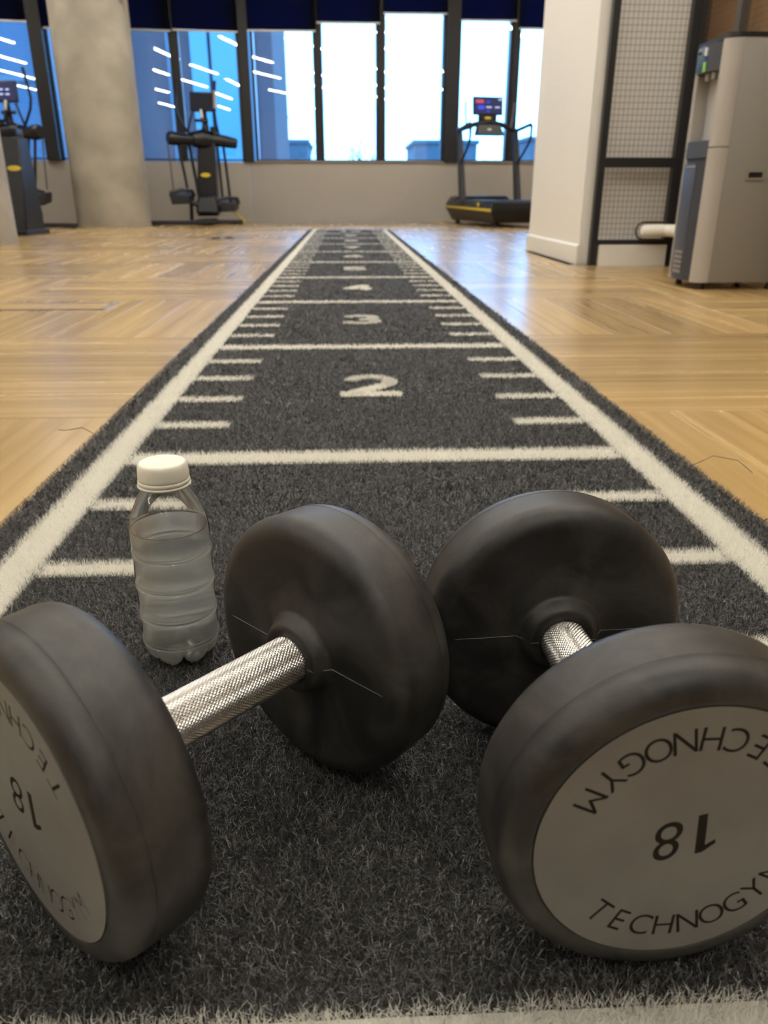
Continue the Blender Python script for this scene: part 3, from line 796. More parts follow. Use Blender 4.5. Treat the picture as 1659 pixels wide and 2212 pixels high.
def knurl_mb(l, r, nu=84, nv=104, hgt=0.00055):
    mb = MB(); vs, fs = [], []
    for j in range(nv+1):
        for i in range(nu):
            t = 2*PI*i/nu; rr = r + (hgt if (i+j) % 2 == 0 and 2 < j < nv-2 else 0)
            vs.append((-l/2 + l*j/nv, rr*math.cos(t), rr*math.sin(t)))
    for j in range(nv):
        for i in range(nu):
            a, b, c, d = j*nu+i, j*nu+(i+1) % nu, (j+1)*nu+(i+1) % nu, (j+1)*nu+i
            if (i+j) % 2 == 0: fs += [(a,b,d),(b,c,d)]      # a, c are peaks: cut along the two low corners
            else: fs += [(a,b,c),(a,c,d)]
    return mb.add(vs, fs)
HEADS = {s: mesh_of('head', head_mb(s), 50) for s in (-1, 1)}
KN = mesh_of('handle', knurl_mb(DLN+0.016, 0.0166), None)
def dumbbell(label, x, y, a, roll):
    t = thing('dumbbell', label, 'dumbbell', (x, y, -0.003), a, 'pair of rubber dumbbells on the turf')
    for m_ in HEADS.values():
        if not m_.materials: m_.materials.append(M['rubber'])
    if not KN.materials: KN.materials.append(M['steel'])
    o = link('handle', KN, None, t); o.location = (0,0,DR); o['label'] = 'knurled steel handle'
    me = cap_mesh(roll); me.materials.append(M['cap'])
    for s in (-1, 1):
        hd = link('head', HEADS[s], None, t); hd.location = (0,0,DR)
        hd['label'] = 'nearer black rubber head' if s < 0 else 'farther black rubber head'
        c = link('end_cap', me, None, hd); c['label'] = 'grey face plate with cut lettering'
        X = Vector((0, s, 0)); Zv = Vector((0,0,1)); Nv = Vector((s,0,0))
        R3 = Matrix((X, Zv, Nv)).transposed(); c.matrix_local = Matrix.Translation(Vector((s*(DLN/2+DT-0.0002), 0, 0))) @ R3.to_4x4()
        b = MB(); b.lathe([(s*(DLN/2+DT-0.00042), 0.0001), (s*(DLN/2+DT-0.00042), DD_-0.0006), (s*(DLN/2+DT-0.00158), DD_-0.0006)], 64, AX)
        part('lettering', b, M['cap_dark'], hd, None, 'dark recessed words and numbers')
        rg = MB().tube([(s*(DLN/2+DT-0.0172), (DR-0.00004)*math.cos(2*PI*i/96), (DR-0.00004)*math.sin(2*PI*i/96)) for i in range(97)], 0.00016, 5, False)
        part('parting_line', rg, M['rubber'], hd, 60, 'thin moulding line around the rim')
        for sg in (-1, 1):
            sm = MB().tube([(s*(DLN/2-0.0112), sg*0.0185, 0), (s*(DLN/2-0.0112), sg*0.0238, 0), (s*(DLN/2-0.0035), sg*0.0292, 0), (s*(DLN/2+0.0001), sg*0.0325, 0.0002), (s*(DLN/2+0.0005), sg*0.055, -0.0003), (s*(DLN/2+0.0005), sg*0.079, 0)], 0.00030, 5)
            part('mould_seam', sm, M['seam'], hd, 60, 'thin raised seam')
    return t
dumbbell('black rubber dumbbell at the left, beside the water bottle', -0.0874, -0.7939, 0.7919, math.radians(1.5))
dumbbell('black rubber dumbbell at the right, its face plate turned to the camera', 0.1581, -0.7967, 1.6438, math.radians(9.4))

# ------------------------------------------------------------------ water bottle
bt = thing('water_bottle', 'small clear plastic bottle of water with a milky white cap on the turf', 'bottle', (-0.1605, -0.581, -0.004))
outer = [(0.0035,0.010),(0.0012,0.018),(0.0,0.024),(0.002,0.0275),(0.008,0.0318),(0.014,0.0340),(0.019,0.0346)]
for z_ in (0.0215, 0.0475, 0.0775, 0.1075):      # pairs of narrow raised hoops with a groove between them
    outer += [(z_-0.0022,0.0344),(z_-0.0014,0.0349),(z_-0.0006,0.0345),(z_,0.0336),(z_+0.0012,0.0335),(z_+0.0020,0.0344),(z_+0.0028,0.0349),(z_+0.0036,0.0344)]
outer += [(0.118,0.0346),
         (0.127,0.0345),(0.134,0.0338),(0.142,0.0318),(0.150,0.0288),(0.158,0.0248),(0.163,0.0215),(0.166,0.0195),(0.168,0.0185),(0.171,0.0183)]
def petal(r, z, t):
    if z < 0.02:
        k = (0.02-z)/0.02
        w_ = abs(math.cos(3.5*t))**0.5
        return r*(1-0.16*k*(1-w_)), z + 0.0075*k*(1-w_)
    return r, z
mb = MB(); mb.lathe(outer, 84, None, petal)
n_ = 84; mb.f.append(tuple(reversed(range(n_))))
part('body', mb, M['bottle'], bt, 35, 'clear ribbed plastic body')
wat = [(z+0.0008, max(r-0.0009, 0.001)) for z, r in outer if z < 0.130]
mbw = MB(); mbw.lathe(wat+[(0.1305,0.0332)], 84, None, petal)
k0 = len(mbw.v)
mbw.f.append(tuple(reversed(range(84)))); mbw.f.append(tuple(range(k0-84, k0)))
wt = part('water', mbw, M['water'], bt, 35, 'still water up to the shoulder')
wt.data.materials.append(M['surface'])
for pl in wt.data.polygons:
    if len(pl.vertices) == 84 and pl.center.z > 0.1: pl.material_index = 1
rim_ = [(0.0326*math.cos(2*PI*i/60), 0.0326*math.sin(2*PI*i/60), 0.1308) for i in range(61)]
part('meniscus_glint', MB().tube(rim_, 0.0004, 6, False), M['bottle_cap'], bt, 60, 'pale ring painted as the glint at the water edge')  # pale ring painted in for the highlight along the water's edge
part('neck_ring', MB().lathe([(0.1690,0.0183),(0.1690,0.0222),(0.1702,0.0228),(0.1714,0.0222),(0.1714,0.0183)], 48), M['bottle_cap'], bt)
def ridges(r, z, t):
    return (r + (0.0003 if 0.1765 < z < 0.1865 and (int(round(t/(2*PI)*144)) % 2 == 0) else 0.0), z)
part('tamper_ring', MB().lathe([(0.1718,0.0185),(0.1718,0.0216),(0.1728,0.0222),(0.1745,0.0220),(0.1752,0.0213),(0.1752,0.0185)], 48), M['bottle_cap'], bt)
cp = MB().lathe([(0.1757,0.0190),(0.1757,0.0213),(0.1766,0.0214),(0.1775,0.0214),(0.1860,0.0209),(0.1868,0.0207),(0.1885,0.0203),(0.1898,0.0192),(0.1904,0.0178),(0.1904,0.0160),(0.1899,0.0150),(0.1899,0.0001)], 144, None, ridges)
part('cap', cp, M['bottle_cap'], bt, 35, 'milky white screw cap')

# ------------------------------------------------------------------ water dispenser
wd = thing('water_dispenser', 'grey floor standing water dispenser with slate blue front beside the mesh cage', 'water dispenser', (1.78, 2.58, FZ))
def rr_poly(x0, x1, y0, y1, rf, n=8):      # rounded on the front (-X) two corners
    p = []
    p += [(x0+rf-rf*math.cos(PI/2*i/n), y0+rf*0.55-rf*0.55*math.sin(PI/2*i/n)) for i in range(n, -1, -1)][::-1]
    p += [(x1, y0), (x1, y1)]
    p += [(x0+rf-rf*math.sin(PI/2*i/n), y1-rf*0.55+rf*0.55*math.cos(PI/2*i/n)) for i in range(n+1)]
    return p
X0, X1d, Ya, Yb_ = -0.18, 0.215, -0.172, 0.172
part('side_panel', MB().box(((-0.112+X1d)/2, 0, 0.525), (X1d+0.112, Yb_-Ya, 0.985), None, 0.004), M['disp_side'], wd, 30)
# silver bull-nosed jambs left and right of the front
for s in (-1, 1):
    for z0, z1, nm in ((0.032, 0.600, 'lower_jamb'), (0.604, 1.015, 'upper_jamb')):
        poly = []
        for i in range(9):
            t = PI/2*i/8
            poly.append((-0.112-0.066*math.sin(t), s*(0.120+0.052*math.cos(t))))
        poly += [(-0.170, s*0.112), (-0.112, s*0.112)]
        if s > 0: poly = poly[::-1]
        part(nm, MB().prism(poly, 'z', z0, z1), M['disp_light'], wd, 40, 'silver rounded jamb')
part('core', MB().box((-0.095, 0, 0.525), (0.035, 0.224, 0.975)), M['disp_recess'], wd, None)
part('lower_door', MB().prism([(-0.118,-0.1115),(-0.168,-0.1115),(-0.182,-0.070),(-0.186,-0.050),(-0.186,0.05),(-0.180,0.085),(-0.166,0.1115),(-0.118,0.1115)], 'z', 0.034, 0.560), M['disp_navy2'], wd, 25, 'dark slate lower door')
part('door_panel', MB().box((-0.1855, 0.022, 0.300), (0.008, 0.125, 0.48), None, 0.002), M['disp_navy'], wd, 30, 'raised slate blue panel')
part('door_line', MB().box((-0.190, 0.01, 0.528), (0.004, 0.10, 0.006)), M['disp_light'], wd, None, 'thin silver line')
gr = MB()
for r_ in range(5):
    for k in range(5):
        gr.box((-0.1896, -0.020+k*0.018, 0.070+r_*0.022), (0.003, 0.008, 0.013))
part('vent_grille', gr, M['disp_light'], wd, None, 'grid of pale vent slots')
part('drip_tray', MB().prism([(-0.118,-0.1115),(-0.172,-0.1115),(-0.196,-0.06),(-0.198,0.06),(-0.172,0.1115),(-0.118,0.1115)], 'z', 0.562, 0.632), M['disp_navy'], wd, 25, 'slate blue drip tray')
part('control_head', MB().prism([(-0.118,-0.1115),(-0.174,-0.1115),(-0.200,-0.05),(-0.204,0.03),(-0.188,0.09),(-0.168,0.1115),(-0.118,0.1115)], 'z', 0.905, 1.010), M['disp_navy2'], wd, 25, 'dark control head')
part('control_plate', MB().box((-0.2005, 0.030, 0.957), (0.010, 0.085, 0.092), rotz(-0.06), 0.002), M['fac_line'], wd, 30, 'pale blue control plate')
part('label_strip', MB().box((-0.2035, -0.020, 0.925), (0.007, 0.017, 0.038), None), M['label_green'], wd, None, 'green label strip')
part('label_strip', MB().box((-0.2035, -0.020, 0.955), (0.007, 0.017, 0.011), None), M['label_violet'], wd, None, 'violet label strip')
part('label_strip', MB().box((-0.2035, -0.020, 0.982), (0.007, 0.017, 0.032), None), M['label_white'], wd, None, 'pale label strip')
part('button', MB().box((-0.207, 0.045, 0.985), (0.005, 0.030, 0.010), None, 0.001), M['lid_black'], wd, 30)
for y in (-0.03, 0.035):
    part('tap', MB().lathe([(0.0,0.010),(0.0,0.0001),(0.0,0.010),(0.028,0.013)], 16, Matrix.Translation((-0.158, y, 0.878))), M['label_white'], wd, 40, 'pale tap nozzle')
lid = rr_poly(-0.172, 0.217, -0.174, 0.174, 0.060)
part('lid', MB().prism([(x, y) for x, y in lid], 'z', 1.016, 1.034), M['lid_black'], wd, 30, 'black top lid')
hr = MB()
for c, s in (((0,-0.0025,0.016),(0.083,0.007,0.009)),((0,-0.0025,-0.016),(0.083,0.007,0.009)),((-0.037,-0.0025,0),(0.009,0.007,0.024)),((0.037,-0.0025,0),(0.009,0.007,0.024))):
    hr.box((0.028+c[0], Ya+c[1], 0.490+c[2]), s)
part('grab_frame', hr, M['disp_side'], wd, None, 'raised rim of the side grab hole')
part('grab_hole_shade', MB().box((0.028, Ya-0.0004, 0.490), (0.066, 0.002, 0.024)), M['lid_black'], wd, None, 'black sheet painted as the shade in the grab hole')  # no opening cut: a black sheet gives the shade inside
for x, y in ((-0.12,-0.13),(-0.12,0.13),(0.19,-0.15),(0.19,0.15)):
    part('foot', MB().lathe([(0.0,0.0001),(0.0,0.014),(0.004,0.016),(0.033,0.012)], 14, Matrix.Translation((x,y,0))), M['lid_black'], wd)

# ------------------------------------------------------------------ ellipticals (sx = -1 mirrors one left to right)
def elliptical(label, loc, sx, rz=0.0, tower_to_floor=False, lit=False, k=1.0):
    t = thing('elliptical_trainer', label, 'elliptical', loc, rz, 'elliptical trainers by the windows')
    S = lambda p: (p[0]*sx, p[1], p[2])
    T = lambda pts, r, n=10: MB().tube([S(p) for p in pts], r, n)
    def taper(lo_c, lo_s, hi_c, hi_s):
        q = lambda c, s: [S((c[0]-s[0]/2, c[1]-s[1]/2, c[2])), S((c[0]+s[0]/2, c[1]-s[1]/2, c[2])), S((c[0]+s[0]/2, c[1]+s[1]/2, c[2])), S((c[0]-s[0]/2, c[1]+s[1]/2, c[2]))]
        return MB().hexa(q(lo_c, lo_s), q(hi_c, hi_s))
    def soft(o, w_=0.012):
        b = o.modifiers.new('bevel', 'BEVEL'); b.width = w_; b.segments = 2; b.limit_method = 'ANGLE'; return o
    if tower_to_floor:
        soft(part('tower', taper((-0.13,-1.45,0.01),(0.26,0.34,0),(0.02,-0.15,1.08),(0.24,0.20,0)), M['machine2'], t))
    else:
        soft(part('tower', taper((-0.02,0.10,0.12),(0.29,0.26,0),(0.04,0.10,1.10),(0.25,0.20,0)), M['machine'], t))
        soft(part('crank_housing', taper((0.02,-0.10,0.16),(0.34,0.34,0),(0.01,-0.05,0.40),(0.25,0.26,0)), M['machine'], t), 0.03)
    bd = MB().lathe([(0,0.0001),(0,0.030),(0.006,0.028),(0.006,0.0001)], 24, Matrix.Translation((0.0*sx, -0.032 if not tower_to_floor else -0.62, 0.675)) @ Matrix.Diagonal((2.4,1,1,1)) @ Matrix.Rotation(PI/2, 4, 'X'))
    part('badge', bd, M['yellow'], t, 40, 'yellow oval badge')
    part('shoulder', T([(0.10,0.06,1.14),(-0.02,0.04,1.15),(-0.15,-0.03,1.14)], [0.11,0.13,0.10], 16), M['machine'], t)
    part('arm_housing', T([(-0.12,-0.02,1.14),(-0.27,-0.10,1.14),(-0.37,-0.17,1.145),(-0.43,-0.21,1.145),(-0.455,-0.225,1.145)], [0.070,0.075,0.090,0.088,0.070], 18), M['machine'], t)
    part('arm_housing', T([(0.08,0.06,1.14),(0.22,0.08,1.135),(0.34,0.09,1.115),(0.45,0.09,1.095),(0.47,0.09,1.092)], [0.080,0.085,0.078,0.068,0.055], 18), M['machine'], t)
    part('link_rod', T([(-0.335,-0.12,1.08),(-0.245,-0.16,0.44)], 0.020, 8), M['machine'], t)
    part('link_rod', T([(-0.46,-0.22,1.07),(-0.435,-0.25,0.47)], 0.011, 8), M['machine_steel'], t, 40, 'thin grey link rod')
    part('link_rod', T([(-0.205,0.0,1.08),(-0.11,-0.05,0.36)], 0.024, 8), M['machine'], t)
    part('link_rod', T([(0.185,0.06,1.08),(0.215,0.02,0.36)], 0.020, 8), M['machine'], t)
    part('link_rod', T([(0.27,0.08,1.06),(0.335,0.02,0.20)], 0.020, 8), M['machine'], t)
    for sgn, c, nm in ((-1, (-0.315,-0.28,0.375), 'nearer'), (1, (0.27,0.10,0.27), 'farther')):
        pd = MB()
        pd.hexa([S((c[0]-0.12,c[1]-0.18,c[2]-0.095)), S((c[0]+0.12,c[1]-0.18,c[2]-0.085)), S((c[0]+0.14,c[1]+0.17,c[2]-0.06)), S((c[0]-0.11,c[1]+0.17,c[2]-0.06))],
                [S((c[0]-0.155,c[1]-0.18,c[2]+0.055)), S((c[0]+0.13,c[1]-0.18,c[2]+0.015)), S((c[0]+0.15,c[1]+0.17,c[2]+0.06)), S((c[0]-0.13,c[1]+0.17,c[2]+0.07))])
        p_ = soft(part('pedal', pd, M['machine2'], t), 0.01)
        part('pedal_rim', MB().tube([S((c[0]-0.14,c[1]-0.16,c[2]+0.06)), S((c[0]+0.02,c[1]-0.10,c[2]+0.10)), S((c[0]+0.14,c[1]+0.02,c[2]+0.09)), S((c[0]+0.14,c[1]+0.17,c[2]+0.03))], 0.026, 8), M['machine2'], p_)
        part('pedal_arm', T([(c[0]+0.08*sgn*-1, c[1], c[2]-0.05), (0.05*sgn, c[1]+0.12, 0.25), (0.03*sgn, 0.05, 0.27)], 0.030, 8), M['machine'], t)
    part('crank', T([(-0.16,-0.08,0.27),(0.20,-0.08,0.27)], 0.055, 14), M['machine2'], t)
    part('support_leg', T([(-0.23,-0.08,0.33),(-0.24,-0.10,0.05)], 0.028, 8), M['machine'], t)
    soft(part('base_rail', MB().box(S((-0.33,-0.30,0.040)), (0.90,0.16,0.055), rotz(0.12*sx)), M['machine2'], t))
    soft(part('base_rail', MB().box(S((0.24,-0.02,0.040)), (0.50,0.14,0.055), rotz(0.25*sx)), M['machine2'], t))
    soft(part('base_rail', MB().box(S((-0.02,-0.14,0.055)), (0.20,0.75,0.06)), M['machine2'], t))
    part('tread_plate', MB().box(S((-0.01,-0.46,0.078)), (0.19,0.10,0.012)), M['machine_steel'], t, None, 'shiny tread plate')
    for p in ((-0.74,-0.35),(-0.70,-0.23),(0.46,0.05),(0.44,-0.05)):
        part('rubber_foot', MB().lathe([(0.0,0.0001),(0.0,0.03),(0.016,0.026)], 12, Matrix.Translation(S((p[0],p[1],0.0)))), M['machine'], t)
    cs = Matrix.Rotation(math.radians(-12), 3, 'X')
    part('console', MB().box(S((0.03,0.05,1.625)), (0.36,0.045,0.255), cs, 0.008), M['machine'], t)
    sc = part('screen', MB().box(S((0.03,0.023,1.628)), (0.335,0.004,0.215), cs), M['screen_on'] if lit else M['screen_dark'], t, None)
    if lit:
        for a, b, w_ in ((0.12,0.075,0.06),(0.10,0.02,0.035),(0.10,-0.035,0.035),(0.02,0.02,0.05),(0.02,-0.035,0.05),(-0.06,0.02,0.04),(-0.06,-0.035,0.05)):
            part('screen_icon', MB().box(S((0.03+a, 0.021+0.2*b, 1.628+b)), (w_,0.003,0.018), cs), M['icon_white'], sc, None)
    part('console_neck', T([(0.03,0.09,1.16),(0.03,0.10,1.35),(0.03,0.08,1.55)], [0.07,0.045,0.035], 10), M['machine'], t)
    part('moving_handle', T([(-0.185,0.02,1.20),(-0.21,-0.02,1.25),(-0.31,-0.05,1.42),(-0.34,-0.06,1.54),(-0.325,-0.07,1.70)], 0.017, 10), M['machine'], t)
    part('handle_grip', T([(-0.325,-0.07,1.70),(-0.30,-0.08,1.88)], 0.021, 10), M['machine'], t)
    part('moving_handle', T([(0.23,0.04,1.18),(0.205,0.02,1.32),(0.19,0.0,1.50),(0.20,-0.01,1.54)], 0.017, 10), M['machine'], t)
    part('handle_grip', T([(0.20,-0.01,1.54),(0.215,-0.02,1.76)], 0.021, 10), M['grip'], t, 40, 'silver handle grip')
    part('handle_tip', T([(0.215,-0.02,1.76),(0.23,-0.03,1.88)], 0.021, 10), M['machine'], t)
    part('fixed_handle', T([(0.0,0.0,1.51),(0.01,-0.03,1.42),(0.03,-0.05,1.31),(0.06,-0.06,1.25),(0.11,-0.04,1.235),(0.14,0.02,1.24)], 0.016, 10), M['machine'], t)
    part('fixed_handle', T([(-0.12,0.0,1.49),(-0.17,-0.03,1.34),(-0.20,-0.03,1.24),(-0.16,0.02,1.22)], 0.016, 10), M['machine'], t)
    part('fixed_grip', T([(0.0,-0.002,1.52),(0.012,-0.034,1.41)], 0.022, 10), M['grip'], t, 40, 'silver heart rate grip')
    part('crossbar', T([(-0.10,0.03,1.39),(0.09,0.03,1.385)], 0.022, 8), M['machine'], t)
    part('bottle_holder', MB().lathe([(1.20,0.03),(1.20,0.045),(1.31,0.05),(1.31,0.044),(1.22,0.038)], 16, Matrix.Translation(S((0.15,0.06,0)))), M['machine2'], t)
    return t
e1 = elliptical('elliptical trainer right of the round column, its screen dark', (-2.02, 11.10, FZ), 1)
part('floor_stop', MB().tube([(0.30,0.16,0.235),(0.48,0.20,0.06),(0.485,0.20,0.03),(0.45,0.19,0.014),(0.30,0.14,0.014)], 0.014, 8), M['yellow'], e1, 40, 'bent yellow bar')
elliptical('elliptical trainer left of the round column, its screen lit with icons', (-4.30, 10.05, FZ), -1, 0.0, False, True)
em = thing('exercise_machine', 'dark machine tower with a yellow mark peeping out behind the nearer concrete column', 'exercise machine', (-3.66, 8.05, FZ))
def softer(o, w_=0.02):
    b = o.modifiers.new('bevel', 'BEVEL'); b.width = w_; b.segments = 2; b.limit_method = 'ANGLE'; return o
softer(part('tower', MB().hexa([(-0.24,-0.26,0.02),(0.22,-0.26,0.02),(0.22,0.30,0.02),(-0.24,0.30,0.02)], [(-0.18,-0.02,0.98),(0.20,-0.02,0.98),(0.20,0.26,0.98),(-0.18,0.26,0.98)]), M['machine'], em))
part('badge', MB().lathe([(0,0.0001),(0,0.028),(0.006,0.025),(0.006,0.0001)], 24, Matrix.Translation((0.13,-0.10,0.67)) @ Matrix.Diagonal((2.6,1,1,1)) @ Matrix.Rotation(PI/2-0.24, 4, 'X')), M['yellow'], em, 40, 'yellow oval badge')
softer(part('base_rail', MB().box((-0.02,0.02,0.025), (0.52,0.70,0.05)), M['machine'], em), 0.01)
part('head_box', MB().box((0.0,0.12,1.02), (0.34,0.22,0.10), None, 0.02), M['machine'], em)
part('mast', MB().tube([(-0.12,0.12,1.05),(-0.14,0.16,1.32)], 0.035, 10), M['machine'], em)

# ------------------------------------------------------------------ treadmill
tm = thing('treadmill', 'black treadmill with a yellow side stripe in front of the right hand windows', 'treadmill', (2.20, 10.80, FZ), math.radians(9))
def soft(o, w_=0.012):
    b = o.modifiers.new('bevel', 'BEVEL'); b.width = w_; b.segments = 2; b.limit_method = 'ANGLE'; return o
dk = MB()
dk.hexa([(-0.36,-1.02,0.06),(0.36,-1.02,0.06),(0.36,1.02,0.05),(-0.36,1.02,0.05)], [(-0.46,-1.10,0.22),(0.46,-1.10,0.22),(0.46,1.10,0.24),(-0.46,1.10,0.24)])
dk.hexa([(-0.46,-1.10,0.22),(0.46,-1.10,0.22),(0.46,1.10,0.24),(-0.46,1.10,0.24)], [(-0.43,-1.08,0.325),(0.43,-1.08,0.325),(0.43,1.08,0.335),(-0.43,1.08,0.335)])
soft(part('deck', dk, M['machine'], tm))
part('belt', MB().box((0,-0.2,0.335), (0.56,1.70,0.012)), M['machine2'], tm, None)
part('side_rail', MB().box((-0.365,-0.2,0.338), (0.12,1.72,0.014), None, 0.003), M['machine_steel'], tm)
part('side_rail', MB().box((0.365,-0.2,0.338), (0.12,1.72,0.014), None, 0.003), M['machine_steel'], tm)
mb = MB().hexa([(-0.470,-1.11,0.205),(-0.455,-1.11,0.205),(-0.455,1.05,0.235),(-0.470,1.05,0.235)], [(-0.470,-1.11,0.238),(-0.455,-1.11,0.238),(-0.455,1.05,0.258),(-0.470,1.05,0.258)])
part('stripe', mb, M['yellow'], tm, None, 'yellow side stripe')
part('stripe', MB().box((0.470,-0.03,0.235), (0.014,2.1,0.028)), M['yellow'], tm, None, 'yellow side stripe')
part('badge', MB().lathe([(0,0.0001),(0,0.034),(0.008,0.03),(0.008,0.0001)], 20, Matrix.Translation((-0.452,-0.55,0.285)) @ Matrix.Rotation(-PI/2, 4, 'Y')), M['yellow'], tm, 40, 'yellow side badge')
soft(part('motor_cover', MB().hexa([(-0.44,0.55,0.325),(0.44,0.55,0.325),(0.44,1.10,0.325),(-0.44,1.10,0.325)], [(-0.40,0.62,0.40),(0.40,0.62,0.40),(0.38,1.05,0.40),(-0.38,1.05,0.40)]), M['machine'], tm), 0.03)
for x, y in ((-0.30,-0.90),(0.30,-0.90),(-0.30,0.90),(0.30,0.90)):
    part('foot', MB().lathe([(0.0,0.0001),(0.0,0.045),(0.02,0.04),(0.09,0.03)], 14, Matrix.Translation((x,y,0))), M['machine'], tm)
for s in (-1, 1):
    part('upright', MB().hexa([(s*0.43-0.038,0.20,0.28),(s*0.43+0.038,0.20,0.28),(s*0.43+0.038,0.32,0.28),(s*0.43-0.038,0.32,0.28)], [(s*0.43-0.032,0.50,1.30),(s*0.43+0.032,0.50,1.30),(s*0.43+0.032,0.60,1.30),(s*0.43-0.032,0.60,1.30)]), M['machine2'], tm, None)
    part('handrail', MB().tube([(s*0.44,0.56,1.29),(s*0.445,0.30,1.31),(s*0.45,-0.02,1.335),(s*0.45,-0.06,1.31),(s*0.45,-0.05,1.16),(s*0.445,0.02,1.08),(s*0.435,0.36,0.86)], [0.026,0.026,0.024,0.020,0.018,0.016,0.016], 10), M['machine'], tm)
    part('side_handle', MB().tube([(s*0.34,0.50,1.33),(s*0.36,0.50,1.50),(s*0.37,0.48,1.66)], 0.013, 8), M['machine_steel'], tm)
part('crossbar', MB().tube([(-0.44,0.55,1.29),(-0.20,0.52,1.37),(0.0,0.50,1.40),(0.20,0.52,1.37),(0.44,0.55,1.29)], 0.035, 12), M['machine'], tm)
soft(part('dashboard', MB().hexa([(-0.19,0.44,1.22),(0.24,0.44,1.22),(0.24,0.60,1.22),(-0.19,0.60,1.22)], [(-0.16,0.50,1.40),(0.16,0.50,1.40),(0.16,0.60,1.40),(-0.16,0.60,1.40)]), M['machine'], tm))
part('dash_badge', MB().box((0.0,0.462,1.30), (0.06,0.006,0.02), Matrix.Rotation(-0.32,3,'X')), M['grip'], tm, None)
part('console_neck', MB().box((0.0,0.58,1.45), (0.28,0.05,0.14), None, 0.01), M['machine'], tm)
part('neck_badge', MB().lathe([(0,0.0001),(0,0.018),(0.004,0.0001)], 20, Matrix.Translation((0.0,0.553,1.455)) @ Matrix.Diagonal((2.8,1,1,1)) @ Matrix.Rotation(PI/2, 4, 'X')), M['yellow'], tm, 40, 'yellow oval badge')
part('console', MB().box((0.0,0.585,1.615), (0.455,0.04,0.245), Matrix.Rotation(-0.15,3,'X'), 0.008), M['machine'], tm)
sc = part('screen', MB().box((0.0,0.562,1.618), (0.43,0.004,0.215), Matrix.Rotation(-0.15,3,'X')), M['screen_on'], tm, None, 'lit screen with icons')
for a, b, w_, hh, m_ in ((-0.13,0.055,0.12,0.04,'icon_red'),(-0.11,-0.025,0.09,0.045,'icon_blue'),(0.0,0.05,0.05,0.018,'icon_blue'),(0.01,-0.02,0.08,0.016,'icon_white'),(0.14,-0.02,0.07,0.016,'icon_white'),(0.18,0.082,0.045,0.018,'icon_white'),(0.0,-0.07,0.03,0.02,'icon_blue')):
    part('screen_icon', MB().box((a, 0.559+0.15*b, 1.618+b), (w_,0.003,hh), Matrix.Rotation(-0.15,3,'X')), M[m_], sc, None)

# ------------------------------------------------------------------ ceiling light strips
strips = [((-2.42,5.87),(-1.72,4.39)), ((-2.49,3.10),(-1.76,1.70)), ((-2.27,-0.93),(-1.48,-2.26)), ((-1.35,3.65),(-0.54,2.30)), ((-1.26,0.76),(-0.53,-0.44)),
          ((-1.04,7.40),(-0.50,6.45)), ((-0.22,1.50),(0.52,-0.18)), ((-1.55,-5.42),(-0.89,-6.79)), ((0.05,-2.11),(0.62,-3.30)), ((0.41,-5.53),(1.16,-7.09)),
          ((-0.30,4.90),(0.40,3.50)), ((0.90,6.60),(1.55,5.20))]
extra = [(x, y) for x in (1.15, 2.75) for y in (2.9, 0.0)] + [(x, y) for x in (-3.9, -5.6) for y in (6.2, 3.3, 0.4, -2.5)] + [(3.4, 8.6), (-5.2, 9.0)]
strips += [((x-0.36, y+0.73), (x+0.36, y-0.73)) for x, y in extra]
strips += [((x-0.82, 9.75), (x+0.82, 9.75)) for x in (-5.0, -1.6, 0.25, 2.1, 3.9)]  # unseen row added to wash light over the far wall and column
strips += [((x-0.82, 8.3), (x+0.82, 8.3)) for x in (-3.2, -1.4, 0.8)]  # second unseen row added to brighten the far end
strips += [((x-0.36, y+0.73), (x+0.36, y-0.73)) for x, y in ((3.3, 6.6), (1.9, 1.5), (1.15, -2.6))]  # unseen strips added to brighten the right side
proto = None
for i, (a, b) in enumerate(strips):
    a, b = Vector((*a, 0)), Vector((*b, 0)); c = (a+b)/2; ang = math.atan2((a-b).y, (a-b).x)
    if proto is None:
        t = thing('ceiling_light', 'x', 'light', group='slim ceiling light strips')
        part('housing', MB().box((0,0,0.045), (1.64,0.075,0.06)), M['lampbody'], t, None)
        part('diffuser', MB().box((0,0,0.008), (1.62,0.062,0.016)), M['strip'], t, None)
        for s in (-1, 1): part('hanger', MB().tube([(s*0.6,0,0.07),(s*0.6,0,0.16)], 0.004, 6), M['lampbody'], t)
        proto = t
    else: t = copy_tree(proto)
    t.location = (c.x, c.y, 3.392); t.rotation_euler = (0, 0, ang)
    t['label'] = 'slim ceiling light strip mirrored as a white dash in the windows' if i < 12 else 'slim ceiling light strip out of sight, some of these added to brighten the gym'

# ------------------------------------------------------------------ outside
o = part('outdoor_ground', MB().box((0, 80, -6.2), (300, 134, 0.4)), M['ground_out'], None, None)
tag(o, 'ground far below the windows', 'ground', kind='structure')
nb = thing('office_building', 'slate and blue office building filling the left hand windows', 'building', (-12.0, 28.0, -6.0))
part('wall', MB().box((0.82, 3.0, 11.0), (18.2, 6.0, 22.0)), M['fac_wall'], nb, None)
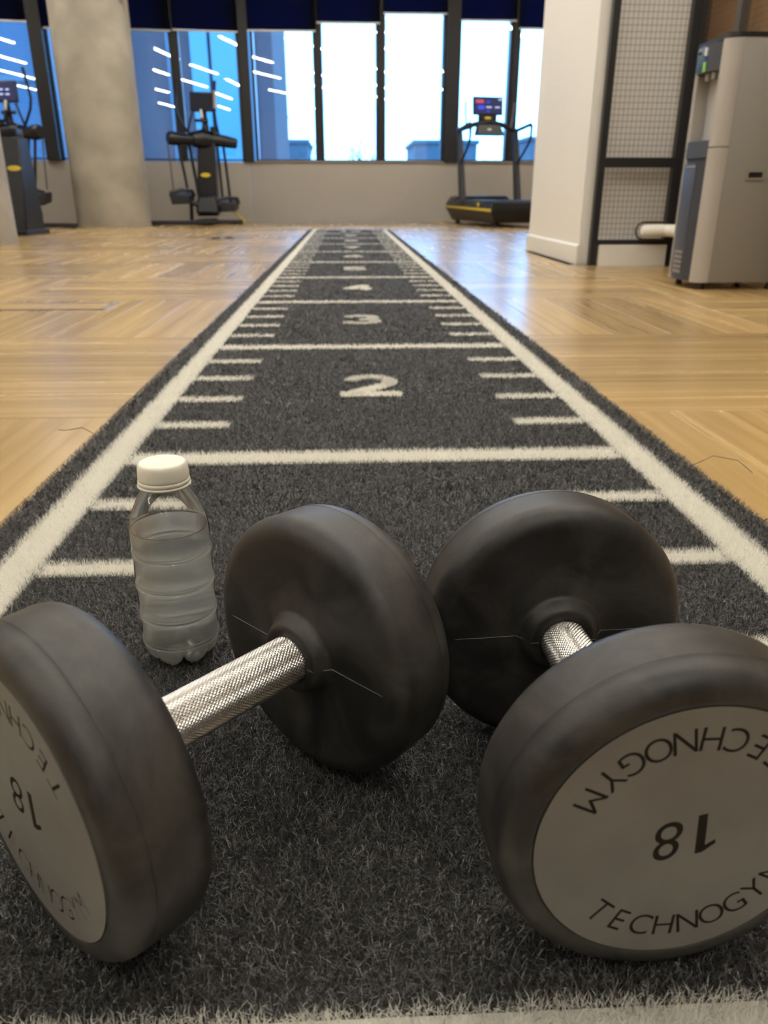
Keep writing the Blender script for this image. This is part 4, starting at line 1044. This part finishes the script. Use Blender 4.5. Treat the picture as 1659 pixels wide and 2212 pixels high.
# positions are along the near face at y = 25
def face(x0, x1, z0, z1, m_, name, lab=None, d=0.12):
    return part(name, MB().box(((x0+x1)/2+12.0, -d/2, (z0+z1)/2+6.0), (x1-x0, d, z1-z0)), m_, nb, None, lab)
nb.location = (-12.0, 25.0, -6.0)
face(-4.45, -3.95, -5.5, 15.5, M['fac_glass'], 'cladding_strip', 'bright cyan strip')
face(-3.85, -3.10, -5.5, 15.5, M['fac_glass'], 'cladding_strip', 'bright cyan strip')
face(-3.10, -2.62, -5.5, 15.5, M['fac_line'], 'cladding_strip')
face(-6.60, -6.25, -5.5, 15.5, M['fac_blue'], 'cladding_strip')
face(-5.15, -4.85, -5.5, 15.5, M['fac_line'], 'cladding_strip')
face(-20.5, -8.6, -5.5, 15.5, M['fac_blue'], 'cladding_strip', 'broad blue cladding')
for z in (-0.2, 3.55, 7.3): face(-20.4, -8.7, z-0.08, z+0.08, M['fac_line'], 'glazing_bar', None, 0.22)
for x in (-15.4, -12.1, -8.85): face(x-0.09, x+0.09, -5.4, 15.4, M['fac_line'], 'glazing_bar', None, 0.24)
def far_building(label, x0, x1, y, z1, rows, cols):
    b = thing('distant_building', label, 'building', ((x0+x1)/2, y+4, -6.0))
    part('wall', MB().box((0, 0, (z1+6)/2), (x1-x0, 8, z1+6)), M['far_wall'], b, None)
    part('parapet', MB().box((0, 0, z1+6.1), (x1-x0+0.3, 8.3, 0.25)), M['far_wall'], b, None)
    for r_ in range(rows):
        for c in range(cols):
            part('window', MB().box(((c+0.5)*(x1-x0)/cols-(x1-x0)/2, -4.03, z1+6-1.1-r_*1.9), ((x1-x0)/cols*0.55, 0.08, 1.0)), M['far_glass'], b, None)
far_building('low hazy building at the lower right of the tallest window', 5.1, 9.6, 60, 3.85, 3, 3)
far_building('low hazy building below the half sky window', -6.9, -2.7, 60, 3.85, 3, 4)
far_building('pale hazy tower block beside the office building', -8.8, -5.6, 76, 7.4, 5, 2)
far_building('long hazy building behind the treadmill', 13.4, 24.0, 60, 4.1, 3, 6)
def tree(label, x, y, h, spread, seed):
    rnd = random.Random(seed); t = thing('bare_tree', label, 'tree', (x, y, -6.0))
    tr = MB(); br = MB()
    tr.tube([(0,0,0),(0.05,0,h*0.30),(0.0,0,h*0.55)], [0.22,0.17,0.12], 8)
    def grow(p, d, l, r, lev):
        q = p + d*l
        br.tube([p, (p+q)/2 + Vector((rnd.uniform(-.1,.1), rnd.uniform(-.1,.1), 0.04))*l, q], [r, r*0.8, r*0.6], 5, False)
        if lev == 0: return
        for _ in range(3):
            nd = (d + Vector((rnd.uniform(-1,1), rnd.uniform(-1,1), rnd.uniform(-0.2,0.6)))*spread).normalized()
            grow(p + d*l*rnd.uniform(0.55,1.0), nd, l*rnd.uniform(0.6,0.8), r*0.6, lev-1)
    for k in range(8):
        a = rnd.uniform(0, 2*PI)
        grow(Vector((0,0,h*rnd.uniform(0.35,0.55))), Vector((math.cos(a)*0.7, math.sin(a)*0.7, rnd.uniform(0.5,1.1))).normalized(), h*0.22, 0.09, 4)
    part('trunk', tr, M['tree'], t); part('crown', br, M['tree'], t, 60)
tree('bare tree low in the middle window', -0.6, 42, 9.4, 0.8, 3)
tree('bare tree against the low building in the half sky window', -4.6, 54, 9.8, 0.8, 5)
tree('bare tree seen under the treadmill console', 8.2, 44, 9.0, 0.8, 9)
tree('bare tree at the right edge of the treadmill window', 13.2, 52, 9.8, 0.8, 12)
